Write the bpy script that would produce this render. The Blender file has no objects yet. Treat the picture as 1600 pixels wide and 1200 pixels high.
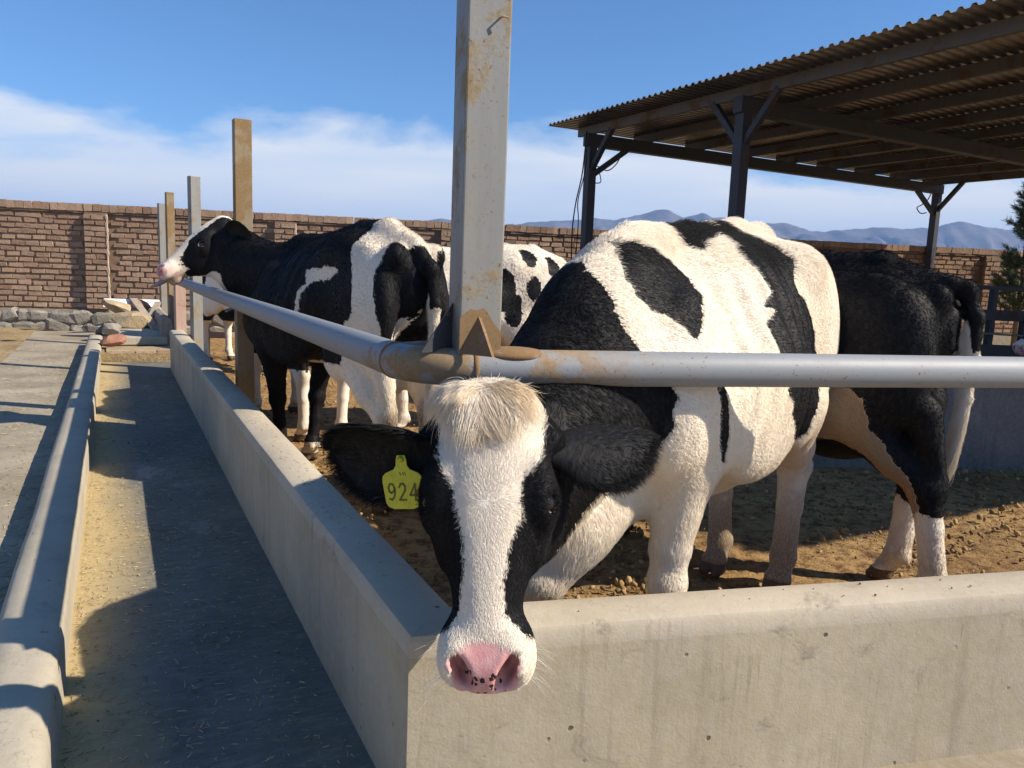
import bpy, bmesh, math, random
import numpy as np
from mathutils import Vector, Matrix, Euler
random.seed(7)
RNG = np.random.default_rng(7)
SC = bpy.context.scene
COL = SC.collection
R = math.radians

# ------------------------------------------------------------------ camera
EYE = 1.22
cam_d = bpy.data.cameras.new('camera')
cam_d.sensor_width = 36.0
cam_d.lens = 27.0
cam_d.clip_start = 0.05
cam_d.clip_end = 12000
cam = bpy.data.objects.new('camera', cam_d)
COL.objects.link(cam)
cam.matrix_world = Matrix.Translation((0, 0, EYE)) @ Matrix.Rotation(R(90 - 8.24), 4, 'X') @ Matrix.Rotation(R(2.2), 4, 'Z')
SC.camera = cam

# ------------------------------------------------------------------ sky, sun, exposure
SUN_AZ = R(80)          # from -Y towards +X
SUN_EL = R(38.5)
world = bpy.data.worlds.new('World')
SC.world = world
world.use_nodes = True
wn = world.node_tree
wn.nodes.clear()
def wnode(t, **k):
    n = wn.nodes.new(t)
    for a, b in k.items(): setattr(n, a, b)
    return n
w_out = wnode('ShaderNodeOutputWorld')
w_bg = wnode('ShaderNodeBackground')
w_sky = wnode('ShaderNodeTexSky', sky_type='NISHITA', sun_disc=False)
w_sky.sun_elevation = SUN_EL
# Blender sky: rotation 0 puts the sun at +Y, positive turns clockwise seen from above
w_sky.sun_rotation = math.pi - SUN_AZ
w_sky.altitude = 1300
w_sky.air_density = 1.0
w_sky.dust_density = 0.4
w_sky.ozone_density = 2.2
w_bg.inputs['Strength'].default_value = 0.077
w_tc = wnode('ShaderNodeTexCoord')
w_sep = wnode('ShaderNodeSeparateXYZ')
wn.links.new(w_tc.outputs['Generated'], w_sep.inputs[0])
w_map = wnode('ShaderNodeMapping')
w_map.inputs['Scale'].default_value = (2.6, 2.6, 9.0)
w_map.inputs['Location'].default_value = (3.1, 0.4, 0.2)
wn.links.new(w_tc.outputs['Generated'], w_map.inputs['Vector'])
w_n1 = wnode('ShaderNodeTexNoise')
w_n1.inputs['Scale'].default_value = 1.25
w_n1.inputs['Detail'].default_value = 9
w_n1.inputs['Roughness'].default_value = 0.56
w_n1.inputs['Distortion'].default_value = 0.35
wn.links.new(w_map.outputs[0], w_n1.inputs['Vector'])
def wmath(op, a, b=None, clamp=False):
    n = wnode('ShaderNodeMath', operation=op); n.use_clamp = clamp
    for i, v in enumerate((a, b)):
        if v is None: continue
        if isinstance(v, (int, float)): n.inputs[i].default_value = v
        else: wn.links.new(v, n.inputs[i])
    return n.outputs[0]
# cloud bank low over the horizon, ragged upper edge from the noise
w_h = wmath('MULTIPLY', w_sep.outputs['Z'], -6.2)
w_edge = wmath('ADD', w_h, wmath('MULTIPLY', wmath('SUBTRACT', w_n1.outputs['Fac'], 0.5), 2.6))
w_c1 = wmath('MULTIPLY', wmath('ADD', w_edge, 1.16), 2.2, True)
# thin streaks inside the bank
w_map2 = wnode('ShaderNodeMapping')
w_map2.inputs['Scale'].default_value = (1.6, 1.6, 16.0)
wn.links.new(w_tc.outputs['Generated'], w_map2.inputs['Vector'])
w_n2 = wnode('ShaderNodeTexNoise')
w_n2.inputs['Scale'].default_value = 1.7
w_n2.inputs['Detail'].default_value = 6
wn.links.new(w_map2.outputs[0], w_n2.inputs['Vector'])
w_c2 = wmath('ADD', 0.42, wmath('MULTIPLY', w_n2.outputs['Fac'], 0.95))
w_fac = wmath('MULTIPLY', w_c1, w_c2, True)
w_mix = wnode('ShaderNodeMix', data_type='RGBA')
wn.links.new(w_fac, w_mix.inputs['Factor'])
w_gain = wnode('ShaderNodeMix', data_type='RGBA', blend_type='MULTIPLY')
w_gain.inputs['Factor'].default_value = 1.0
w_gain.inputs[7].default_value = (0.71, 1.05, 1.34, 1)
wn.links.new(w_sky.outputs[0], w_gain.inputs[6])
wn.links.new(w_gain.outputs[2], w_mix.inputs[6])
w_mix.inputs[7].default_value = (8.7, 8.8, 8.8, 1)
wn.links.new(w_mix.outputs[2], w_bg.inputs['Color'])
wn.links.new(w_bg.outputs[0], w_out.inputs[0])

sun_d = bpy.data.lights.new('sun', 'SUN')
sun_d.energy = 5.0
sun_d.angle = R(0.5)
sun_d.color = (1.0, 0.90, 0.76)
sun = bpy.data.objects.new('sun', sun_d)
COL.objects.link(sun)
SUN_DIR = Vector((math.sin(SUN_AZ) * math.cos(SUN_EL), -math.cos(SUN_AZ) * math.cos(SUN_EL), math.sin(SUN_EL)))
sun.rotation_euler = SUN_DIR.to_track_quat('Z', 'Y').to_euler()
sun.location = (20, -5, 20)

SC.view_settings.view_transform = 'Standard'
SC.view_settings.look = 'None'
SC.view_settings.gamma = 1
SC.view_settings.exposure = 0.62
SC.view_settings.use_curve_mapping = False
SC.render.engine = 'CYCLES'
SC.cycles.max_bounces = 6
SC.cycles.volume_bounces = 0
SC.cycles.use_denoising = True

# ------------------------------------------------------------------ object helpers
def link(o, parent=None):
    COL.objects.link(o)
    if parent is not None: o.parent = parent
    return o
def tag(o, label=None, cat=None, group=None, kind=None):
    if label: o['label'] = label
    if cat: o['category'] = cat
    if group: o['group'] = group
    if kind: o['kind'] = kind
    return o
def empty(name, loc=(0, 0, 0), rz=0.0):
    o = bpy.data.objects.new(name, None)
    o.empty_display_size = 0.1
    o.location = loc; o.rotation_euler = (0, 0, rz)
    return link(o)
def mesh_obj(name, verts, faces, mat, parent=None, smooth=False):
    me = bpy.data.meshes.new(name)
    me.from_pydata([tuple(v) for v in verts], [], faces)
    me.update()
    if smooth: me.shade_smooth()
    if mat is not None: me.materials.append(mat)
    return link(bpy.data.objects.new(name, me), parent)
def fast_mesh(name, V, quads, mats, parent=None, smooth=True):
    """numpy verts and an (n,4) or (n,3) face array"""
    me = bpy.data.meshes.new(name)
    V = np.asarray(V, np.float32); quads = np.asarray(quads, np.int32)
    k = quads.shape[1]
    me.vertices.add(len(V)); me.vertices.foreach_set('co', V.ravel())
    me.loops.add(quads.size); me.loops.foreach_set('vertex_index', quads.ravel())
    me.polygons.add(len(quads))
    me.polygons.foreach_set('loop_start', np.arange(0, quads.size, k, dtype=np.int32))
    if smooth: me.polygons.foreach_set('use_smooth', np.ones(len(quads), bool))
    me.update(calc_edges=True); me.validate()
    for m in (mats if isinstance(mats, (list, tuple)) else [mats]): me.materials.append(m)
    return link(bpy.data.objects.new(name, me), parent)
def bm_obj(name, bm, mat, parent=None, smooth=False, bevel=0.0, seg=2):
    if bevel:
        bmesh.ops.bevel(bm, geom=list(bm.edges), offset=bevel, segments=seg, affect='EDGES', profile=0.5)
    bmesh.ops.recalc_face_normals(bm, faces=bm.faces)
    me = bpy.data.meshes.new(name)
    bm.to_mesh(me); bm.free()
    if smooth: me.shade_smooth()
    if mat is not None: me.materials.append(mat)
    return link(bpy.data.objects.new(name, me), parent)
def add_box(bm, c, s, rot=None):
    """box centre c, full sizes s, optional 3x3/4x4 rotation"""
    M = Matrix.Translation(c)
    if rot is not None: M = M @ rot.to_4x4()
    M = M @ Matrix.Diagonal((s[0], s[1], s[2], 1))
    return bmesh.ops.create_cube(bm, size=1.0, matrix=M)['verts']
def frame(d, up=Vector((0, 0, 1))):
    """rotation whose local x is d and local z is as near up as can be"""
    x = Vector(d).normalized()
    y = Vector(up).cross(x)
    if y.length < 1e-5: y = Vector((0, 1, 0))
    y.normalize(); z = x.cross(y)
    return Matrix((x, y, z)).transposed()
def add_beam(bm, a, b, w, h, up=Vector((0, 0, 1))):
    a, b = Vector(a), Vector(b)
    return add_box(bm, (a + b) / 2, ((b - a).length, w, h), frame(b - a, up))
def add_tube(bm, pts, rad, seg=12, caps=True):
    pts = [Vector(p) for p in pts]
    rads = rad if isinstance(rad, (list, tuple)) else [rad] * len(pts)
    rings = []
    up = Vector((0, 0, 1))
    for i, p in enumerate(pts):
        d = (pts[min(i + 1, len(pts) - 1)] - pts[max(i - 1, 0)]).normalized()
        if abs(d.dot(up)) > 0.97: up = Vector((1, 0, 0))
        x = d.cross(up).normalized(); y = x.cross(d); up = y
        rings.append([bm.verts.new(p + (x * math.cos(2 * math.pi * k / seg) + y * math.sin(2 * math.pi * k / seg)) * rads[i]) for k in range(seg)])
    for a, b in zip(rings, rings[1:]):
        for k in range(seg):
            bm.faces.new((a[k], a[(k + 1) % seg], b[(k + 1) % seg], b[k]))
    if caps:
        bm.faces.new(rings[0][::-1]); bm.faces.new(rings[-1])
    return rings
def add_prism(bm, prof, origin, u, v, w, length):
    """closed profile [(a,b)..] in the plane u,v swept along w"""
    o, u, v, w = Vector(origin), Vector(u), Vector(v), Vector(w)
    A = [bm.verts.new(o + u * a + v * b) for a, b in prof]
    B = [bm.verts.new(o + u * a + v * b + w * length) for a, b in prof]
    n = len(prof)
    for i in range(n): bm.faces.new((A[i], A[(i + 1) % n], B[(i + 1) % n], B[i]))
    bm.faces.new(A[::-1]); bm.faces.new(B)

# ------------------------------------------------------------------ numpy noise
_perm = RNG.integers(0, 2**31 - 1, 4096)
def vnoise(P, scale=1.0, seed=0):
    """value noise in [-1,1] at points P (n,3)"""
    Q = np.asarray(P, np.float64) * scale + seed * 17.13
    i = np.floor(Q).astype(np.int64); f = Q - i
    f = f * f * (3 - 2 * f)
    def h(a, b, c):
        k = (a * 73856093) ^ (b * 19349663) ^ (c * 83492791)
        return (_perm[k & 4095] / (2**31 - 1)) * 2 - 1
    x, y, z = i[..., 0], i[..., 1], i[..., 2]
    fx, fy, fz = f[..., 0], f[..., 1], f[..., 2]
    r = 0
    for dx in (0, 1):
        for dy in (0, 1):
            for dz in (0, 1):
                r = r + h(x + dx, y + dy, z + dz) * (fx if dx else 1 - fx) * (fy if dy else 1 - fy) * (fz if dz else 1 - fz)
    return r
def fbm(P, scale=1.0, seed=0, octs=4):
    r = 0; a = 1.0; t = 0
    for k in range(octs):
        r = r + a * vnoise(P, scale * 2 ** k, seed + k); t += a; a *= 0.5
    return r / t

# ------------------------------------------------------------------ material helpers
class Mat:
    def __init__(s, name, rough=0.8, spec=0.3):
        s.m = bpy.data.materials.new(name); s.m.use_nodes = True
        s.t = s.m.node_tree; s.b = s.t.nodes['Principled BSDF']
        s.b.inputs['Roughness'].default_value = rough
        s.b.inputs['Specular IOR Level'].default_value = spec
    def n(s, t, **k):
        n = s.t.nodes.new(t)
        for a, b in k.items(): setattr(n, a, b)
        return n
    def l(s, a, b): s.t.links.new(a, b)
    def coord(s, kind='Object', scale=(1, 1, 1), loc=(0, 0, 0), rot=(0, 0, 0)):
        c = s.n('ShaderNodeTexCoord'); m = s.n('ShaderNodeMapping')
        m.inputs['Scale'].default_value = scale; m.inputs['Location'].default_value = loc
        m.inputs['Rotation'].default_value = rot
        s.l(c.outputs[kind], m.inputs['Vector']); return m.outputs[0]
    def geo(s, scale=(1, 1, 1), loc=(0, 0, 0)):
        c = s.n('ShaderNodeNewGeometry'); m = s.n('ShaderNodeMapping')
        m.inputs['Scale'].default_value = scale; m.inputs['Location'].default_value = loc
        s.l(c.outputs['Position'], m.inputs['Vector']); return m.outputs[0]
    def noise(s, vec, scale, detail=5, rough=0.55, dist=0.0):
        n = s.n('ShaderNodeTexNoise')
        n.inputs['Scale'].default_value = scale; n.inputs['Detail'].default_value = detail
        n.inputs['Roughness'].default_value = rough; n.inputs['Distortion'].default_value = dist
        s.l(vec, n.inputs['Vector']); return n.outputs['Fac']
    def voro(s, vec, scale, feature='F1', out='Distance'):
        n = s.n('ShaderNodeTexVoronoi', feature=feature)
        n.inputs['Scale'].default_value = scale
        s.l(vec, n.inputs['Vector']); return n.outputs[out]
    def ramp(s, fac, stops):
        n = s.n('ShaderNodeValToRGB'); e = n.color_ramp.elements
        while len(e) < len(stops): e.new(0.5)
        for i, (p, c) in enumerate(stops):
            e[i].position = p; e[i].color = (c, c, c, 1) if isinstance(c, (int, float)) else (*c, 1)
        s.l(fac, n.inputs[0]); return n.outputs[0]
    def mix(s, fac, a, b, mode='MIX'):
        n = s.n('ShaderNodeMix', data_type='RGBA', blend_type=mode)
        for i, v in ((0, fac), (6, a), (7, b)):
            if isinstance(v, (int, float)):
                n.inputs[i].default_value = v if i == 0 else (v, v, v, 1)
            elif isinstance(v, tuple): n.inputs[i].default_value = (*v, 1)
            else: s.l(v, n.inputs[i])
        return n.outputs[2]
    def math(s, op, a, b=None, clamp=False):
        n = s.n('ShaderNodeMath', operation=op); n.use_clamp = clamp
        for i, v in enumerate((a, b)):
            if v is None: continue
            if isinstance(v, (int, float)): n.inputs[i].default_value = v
            else: s.l(v, n.inputs[i])
        return n.outputs[0]
    def attr(s, name, out='Color'):
        n = s.n('ShaderNodeAttribute', attribute_name=name); return n.outputs[out]
    def sep(s, col):
        n = s.n('ShaderNodeSeparateColor'); s.l(col, n.inputs[0]); return n.outputs
    def rand(s):
        n = s.n('ShaderNodeObjectInfo'); return n.outputs['Random']
    def color(s, c):
        if isinstance(c, tuple): s.b.inputs['Base Color'].default_value = (*c, 1)
        else: s.l(c, s.b.inputs['Base Color'])
        return s
    def rough(s, r):
        if isinstance(r, (int, float)): s.b.inputs['Roughness'].default_value = r
        else: s.l(r, s.b.inputs['Roughness'])
        return s
    def bump(s, h, strength=0.5, dist=0.01):
        n = s.n('ShaderNodeBump'); n.inputs['Strength'].default_value = strength
        n.inputs['Distance'].default_value = dist
        s.l(h, n.inputs['Height']); s.l(n.outputs[0], s.b.inputs['Normal']); return s

def make_concrete(name, base, dark, streak=0.5, stain=(0.30, 0.24, 0.13), stain_amt=0.3, pits=True, world_space=True):
    M = Mat(name, 0.88, 0.25)
    v = M.geo()
    big = M.noise(v, 2.3, 6, 0.6)
    fine = M.noise(v, 38, 6, 0.65)
    col = M.mix(M.ramp(big, [(0.33, 0.0), (0.70, 1.0)]), dark, base)
    col = M.mix(M.math('MULTIPLY', M.ramp(fine, [(0.35, 0.0), (0.75, 1.0)]), 0.35), col, M.mix(0.5, col, 0.62))
    vs = M.geo((11, 11, 0.55))
    st = M.noise(vs, 1.6, 5, 0.6)
    col = M.mix(M.math('MULTIPLY', M.ramp(st, [(0.55, 0.0), (0.75, 1.0)]), streak), col, M.mix(1.0, col, 0.55, 'MULTIPLY'))
    st2 = M.noise(M.geo((1.2, 1.2, 1.0), (5, 2, 1)), 2.0, 6, 0.7)
    col = M.mix(M.math('MULTIPLY', M.ramp(st2, [(0.5, 0.0), (0.72, 1.0)]), stain_amt), col, stain)
    h = M.math('ADD', M.math('MULTIPLY', fine, 0.5), M.math('MULTIPLY', M.noise(v, 160, 3), 0.5))
    if pits:
        pv = M.voro(M.geo((1, 1, 1), (0.3, 0.1, 0)), 16)
        pm = M.noise(v, 6, 3)
        pit = M.math('MULTIPLY', M.ramp(M.math('ADD', pv, M.math('MULTIPLY', M.math('SUBTRACT', M.noise(v, 70, 3), 0.5), 0.16)), [(0.05, 1.0), (0.11, 0.0)]), M.ramp(pm, [(0.52, 0.0), (0.62, 1.0)]))
        col = M.mix(pit, col, (0.13, 0.10, 0.06))
        h = M.math('SUBTRACT', h, M.math('MULTIPLY', pit, 1.5))
        sv = M.voro(M.geo((1, 1, 0.10), (2.2, 0.6, 0)), 17)
        sm = M.noise(M.geo((1, 1, 1), (9, 4, 3)), 5, 2)
        scr = M.math('MULTIPLY', M.ramp(sv, [(0.02, 1.0), (0.055, 0.0)]), M.ramp(sm, [(0.50, 0.0), (0.58, 1.0)]))
        col = M.mix(M.math('MULTIPLY', scr, 0.8), col, (0.10, 0.09, 0.07))
        # dribble marks from the cattle, dark scuffs
        dv = M.noise(M.geo((26, 26, 0.7), (1.7, 3.3, 0)), 1.0, 3, 0.5)
        dmk = M.noise(M.geo((1.5, 1.5, 0.8), (4, 7, 2)), 1.6, 3, 0.6)
        drip = M.math('MULTIPLY', M.ramp(dv, [(0.565, 0.0), (0.585, 1.0), (0.60, 1.0), (0.62, 0.0)]), M.ramp(dmk, [(0.48, 0.0), (0.60, 1.0)]))
        col = M.mix(M.math('MULTIPLY', drip, 0.45), col, M.mix(1.0, col, 0.55, 'MULTIPLY'))
        sc = M.noise(M.geo((3.0, 3.0, 5.0), (2, 8, 5)), 1.7, 7, 0.75, 0.8)
        col = M.mix(M.math('MULTIPLY', M.ramp(sc, [(0.60, 0.0), (0.72, 1.0)]), 0.55), col, (0.12, 0.105, 0.08))
        h = M.math('ADD', h, M.math('MULTIPLY', M.noise(v, 5.5, 4, 0.6), 2.2))
    M.color(col).bump(h, 0.38, 0.004)
    return M.m

# ================================================================== materials of the setting
def mat_ground():
    M = Mat('dung_covered_earth', 0.95, 0.15)
    v = M.geo()
    a = M.noise(v, 1.1, 6, 0.6); b = M.noise(v, 14, 7, 0.7); c = M.noise(v, 70, 5, 0.7)
    col = M.mix(M.ramp(a, [(0.3, 0.0), (0.72, 1.0)]), (0.29, 0.170, 0.070), (0.48, 0.305, 0.130))
    col = M.mix(M.ramp(b, [(0.38, 1.0), (0.55, 0.0)]), col, (0.135, 0.070, 0.032))
    col = M.mix(M.math('MULTIPLY', M.ramp(c, [(0.52, 0.0), (0.72, 1.0)]), 0.6), col, (0.52, 0.38, 0.19))
    M.color(col).bump(M.math('ADD', b, M.math('MULTIPLY', c, 0.5)), 0.9, 0.03)
    return M.m
def mat_soil():
    M = Mat('pale_dry_soil', 0.95, 0.15)
    v = M.geo()
    a = M.noise(v, 1.6, 6, 0.6); b = M.noise(v, 22, 6, 0.7)
    col = M.mix(M.ramp(a, [(0.35, 0.0), (0.7, 1.0)]), (0.28, 0.20, 0.105), (0.42, 0.32, 0.18))
    col = M.mix(M.ramp(b, [(0.36, 0.8), (0.52, 0.0)]), col, (0.22, 0.15, 0.075))
    M.color(col).bump(b, 0.8, 0.03)
    return M.m
def mat_trough_floor():
    """grey concrete with a skin of feed dust: yellowish towards the kerb, wet dark film elsewhere"""
    M = Mat('feed_dusted_concrete', 0.8, 0.35)
    v = M.coord('Object')
    x = M.n('ShaderNodeSeparateXYZ'); M.l(v, x.inputs[0])
    big = M.noise(v, 2.2, 6, 0.65)
    streak = M.noise(M.coord('Object', (16, 52, 16), rot=(0, 0, 0.05)), 1.0, 6, 0.7)
    fine = M.noise(v, 55, 6, 0.7)
    col = M.mix(M.ramp(big, [(0.3, 0.0), (0.7, 1.0)]), (0.105, 0.102, 0.086), (0.195, 0.183, 0.148))
    # the dust lies thick along the kerb (local x = -0.585) and thins out over 0.3 m
    d = M.math('ADD', x.outputs['X'], M.math('MULTIPLY', M.math('SUBTRACT', big, 0.5), 0.25))
    dust = M.math('MULTIPLY', M.math('SUBTRACT', -0.40, d), 5.5, True)
    # x is local lateral distance; keep dust inside the trough only
    dust = M.math('MULTIPLY', dust, M.ramp(streak, [(0.25, 0.45), (0.6, 1.0)]))
    col = M.mix(dust, col, (0.52, 0.385, 0.175))
    col = M.mix(M.math('MULTIPLY', M.ramp(streak, [(0.50, 0.0), (0.68, 1.0)]), 0.5), col, (0.27, 0.25, 0.185))
    smear = M.noise(M.coord('Object', (11, 34, 9), (3, 1, 0), (0, 0, 0.03)), 1.0, 7, 0.78, 1.2)
    col = M.mix(M.math('MULTIPLY', M.ramp(smear, [(0.52, 0.0), (0.66, 1.0)]), 0.45), col, (0.36, 0.315, 0.205))
    col = M.mix(M.math('MULTIPLY', M.ramp(smear, [(0.34, 1.0), (0.46, 0.0)]), 0.30), col, (0.062, 0.058, 0.048))
    col = M.mix(M.math('MULTIPLY', M.ramp(fine, [(0.60, 0.0), (0.72, 1.0)]), 0.5), col, (0.06, 0.055, 0.045))
    wet = M.ramp(M.noise(M.coord('Object', (1.3, 0.7, 1), (0.2, 0.45, 0)), 2.6, 4, 0.6), [(0.56, 0.0), (0.66, 1.0)])
    wet = M.math('MULTIPLY', wet, M.math('SUBTRACT', 1.0, dust, True))
    col = M.mix(M.math('MULTIPLY', wet, 0.45), col, (0.07, 0.07, 0.068))
    M.color(col).rough(M.math('SUBTRACT', 0.85, M.math('MULTIPLY', wet, 0.5)))
    M.bump(M.math('ADD', M.math('MULTIPLY', streak, 0.7), M.math('MULTIPLY', fine, 0.5)), 0.5, 0.006)
    return M.m
def mat_steel(name, base, rust_amt, rust=(0.33, 0.17, 0.055), rough=0.5, scale=3.0, metal=0.0, near=None, streak=False):
    M = Mat(name, rough, 0.45)
    M.b.inputs['Metallic'].default_value = metal
    v = M.coord('Object')
    a = M.noise(v, scale, 7, 0.65, 0.3); b = M.noise(M.coord('Object', (30, 30, 2.5)), 1.0, 5, 0.7); c = M.noise(v, 90, 4, 0.7)
    col = M.mix(M.ramp(b, [(0.4, 0.0), (0.7, 0.5)]), base, tuple(k * 0.72 for k in base))
    rm = M.math('MULTIPLY', M.ramp(M.math('ADD', a, M.math('MULTIPLY', c, 0.12)), [(0.66 - rust_amt, 0.0), (0.74 - rust_amt, 1.0)]), 0.9)
    col = M.mix(rm, col, M.mix(c, rust, tuple(k * 0.45 for k in rust)))
    if streak:
        s2 = M.noise(M.coord('Object', (24, 24, 1.6), (3, 1, 2)), 1.0, 6, 0.75)
        col = M.mix(M.math('MULTIPLY', M.ramp(s2, [(0.50, 0.0), (0.66, 1.0)]), 0.45), col, tuple(k * 0.9 for k in rust))
        col = M.mix(M.math('MULTIPLY', M.ramp(M.noise(v, 55, 4, 0.7), [(0.62, 0.0), (0.70, 1.0)]), 0.5), col, tuple(k * 0.5 for k in rust))
    if near is not None:      # weathered mostly where it was bent and welded
        ln = M.n('ShaderNodeVectorMath', operation='DISTANCE'); M.l(v, ln.inputs[0]); ln.inputs[1].default_value = near
        rm = M.math('MULTIPLY', rm, M.ramp(ln.outputs['Value'], [(0.20, 1.0), (0.45, 0.06)]))
        col = M.mix(rm, tuple(base), M.mix(c, rust, tuple(k * 0.45 for k in rust)))
    dots = M.math('MULTIPLY', M.ramp(M.noise(v, 120, 2), [(0.655, 0.0), (0.70, 1.0)]), M.ramp(a, [(0.42, 0.0), (0.55, 1.0)]))
    col = M.mix(dots, col, (0.16, 0.09, 0.04))
    M.color(col).rough(M.math('ADD', rough, M.math('MULTIPLY', rm, 0.35)))
    M.bump(M.math('ADD', M.math('MULTIPLY', rm, 0.6), M.math('MULTIPLY', c, 0.3)), 0.25, 0.003)
    return M.m
def mat_brick():
    M = Mat('mud_fired_brick', 0.92, 0.15)
    v = M.geo()
    tone = M.attr('tone', 'Fac')
    r = M.n('ShaderNodeMath', operation='FRACT'); M.l(M.math('ADD', M.rand(), tone), r.inputs[0])
    col = M.ramp(r.outputs[0], [(0.0, (0.285, 0.178, 0.120)), (0.35, (0.375, 0.245, 0.165)), (0.7, (0.435, 0.305, 0.210)), (1.0, (0.32, 0.225, 0.16))])
    a = M.noise(v, 26, 6, 0.7); b = M.noise(v, 1.4, 5, 0.6)
    col = M.mix(M.math('MULTIPLY', M.ramp(a, [(0.45, 0.0), (0.7, 1.0)]), 0.5), col, (0.43, 0.30, 0.20))
    col = M.mix(M.math('MULTIPLY', M.ramp(b, [(0.45, 0.0), (0.7, 1.0)]), 0.45), col, (0.20, 0.125, 0.088))
    M.color(col).bump(a, 0.8, 0.015)
    return M.m
def mat_plain_noise(name, c1, c2, scale=8.0, rough=0.9, bump=0.6, dist=0.02, spec=0.2):
    M = Mat(name, rough, spec)
    v = M.geo()
    a = M.noise(v, scale, 6, 0.65); b = M.noise(v, scale * 6, 4, 0.6)
    col = M.mix(M.ramp(M.math('ADD', M.math('MULTIPLY', a, 0.7), M.math('MULTIPLY', b, 0.3)), [(0.35, 0.0), (0.65, 1.0)]), c1, c2)
    r = M.math('ADD', 0.8, M.math('MULTIPLY', M.rand(), 0.4))
    col = M.mix(1.0, col, r, 'MULTIPLY')
    M.color(col).bump(M.math('ADD', a, M.math('MULTIPLY', b, 0.5)), bump, dist)
    return M.m

M_ground = mat_ground()
M_soil = mat_soil()
M_trough = mat_trough_floor()
M_wallc = make_concrete('wall_concrete', (0.475, 0.40, 0.275), (0.35, 0.295, 0.205), 0.5)
M_capc = make_concrete('cap_concrete', (0.51, 0.44, 0.325), (0.39, 0.335, 0.25), 0.1, stain_amt=0.2, pits=True)
M_kerbc = make_concrete('kerb_concrete', (0.48, 0.42, 0.31), (0.36, 0.315, 0.235), 0.15, stain_amt=0.15)
M_road = make_concrete('lane_concrete', (0.37, 0.315, 0.225), (0.215, 0.175, 0.115), 0.0, stain=(0.22, 0.17, 0.09), stain_amt=0.75, pits=False)
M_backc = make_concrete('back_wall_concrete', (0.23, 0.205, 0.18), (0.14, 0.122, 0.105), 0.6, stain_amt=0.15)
M_pipe = mat_steel('painted_pipe_steel', (0.245, 0.26, 0.275), 0.10, rust=(0.40, 0.26, 0.12), rough=0.55, scale=6.0, near=(-0.10, 1.69, 1.02))
M_post = mat_steel('painted_post_steel', (0.235, 0.238, 0.228), 0.075, rust=(0.33, 0.25, 0.13), rough=0.5, scale=5.0, streak=True)
M_postrust = mat_steel('ochre_rusted_steel', (0.27, 0.215, 0.13), 0.12, rust=(0.32, 0.20, 0.085), rough=0.6, scale=2.2)
M_rust = mat_steel('rust_steel', (0.30, 0.28, 0.25), 0.24, rust=(0.30, 0.165, 0.062), rough=0.7, scale=9)
M_rustpatch = mat_steel('rusted_paint', (0.32, 0.29, 0.24), 0.22, rust=(0.31, 0.185, 0.075), rough=0.7, scale=14)
M_pink = mat_steel('primer_steel', (0.43, 0.30, 0.24), 0.05, rough=0.7)
M_dark = mat_steel('dark_shed_steel', (0.040, 0.042, 0.048), 0.03, rust=(0.10, 0.06, 0.04), rough=0.55)
M_purlin = mat_steel('brown_purlin_steel', (0.115, 0.113, 0.115), 0.06, rust=(0.15, 0.09, 0.05), rough=0.6)
M_brick = mat_brick()
M_mortar = mat_plain_noise('earth_mortar', (0.17, 0.115, 0.078), (0.26, 0.185, 0.13), 9)
M_stone = mat_plain_noise('field_stone', (0.20, 0.185, 0.155), (0.36, 0.325, 0.265), 7, bump=0.9)
M_lime = mat_plain_noise('pale_lime', (0.42, 0.32, 0.245), (0.56, 0.45, 0.36), 12)

# ================================================================== frame of the feed trough
C0 = Vector((-0.185, 1.43, 0))         # outer corner of the pen wall
T = Vector((-0.461, 0.887, 0)).normalized()     # along the left wall, away from the camera
N = Vector((T.y, -T.x, 0))                       # across it, into the pen
F_ = Vector((0.972, 0.234, 0)).normalized()      # along the front wall
FN = Vector((-F_.y, F_.x, 0))                    # across it, into the pen
UP = Vector((0, 0, 1))
def ns(n, s, z=0.0): return C0 + N * n + T * s + UP * z
def ff(f, k, z=0.0): return C0 + F_ * f + FN * k + UP * z
RZ_T = math.atan2(T.y, T.x)
MITRE = 1 / math.tan(math.acos(max(-1, min(1, T.dot(F_)))) / 2)

def swept(name, prof, origin, u, w, length, mat, parent=None, step=0.12, jit=0.002, mitre=0.0, seed=1, smooth=True):
    """profile (a,z) swept along w with hand-made unevenness; start cut along the mitre"""
    nseg = max(2, int(length / step)); k = len(prof)
    V = []
    for i in range(nseg + 1):
        for (a, z) in prof:
            st = a * mitre
            V.append(origin + u * a + UP * z + w * (st + (length - st) * i / nseg))
    V = np.array([tuple(v) for v in V])
    if jit:
        d = np.stack([fbm(V, 1.7, seed, 3), fbm(V, 1.9, seed + 9, 3), fbm(V, 1.5, seed + 21, 3)], 1)
        d2 = np.stack([vnoise(V, 14, seed + 3), vnoise(V, 14, seed + 5), vnoise(V, 14, seed + 7)], 1)
        d[:, 2] *= 0.8
        V = V + jit * (d * 1.6 + d2 * 0.5)
    faces = []
    for i in range(nseg):
        for j in range(k - 1):
            a = i * k + j; faces.append((a, a + 1, a + k + 1, a + k))
    faces.append(tuple(range(k)))
    faces.append(tuple(reversed(range(nseg * k, nseg * k + k))))
    o = mesh_obj(name, V, faces, mat, parent)
    bm = bmesh.new(); bm.from_mesh(o.data); bmesh.ops.recalc_face_normals(bm, faces=bm.faces); bm.to_mesh(o.data); bm.free()
    if smooth:
        o.data.shade_smooth()
        try: o.data.set_sharp_from_angle(angle=R(38))
        except Exception: pass
    return o
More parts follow.
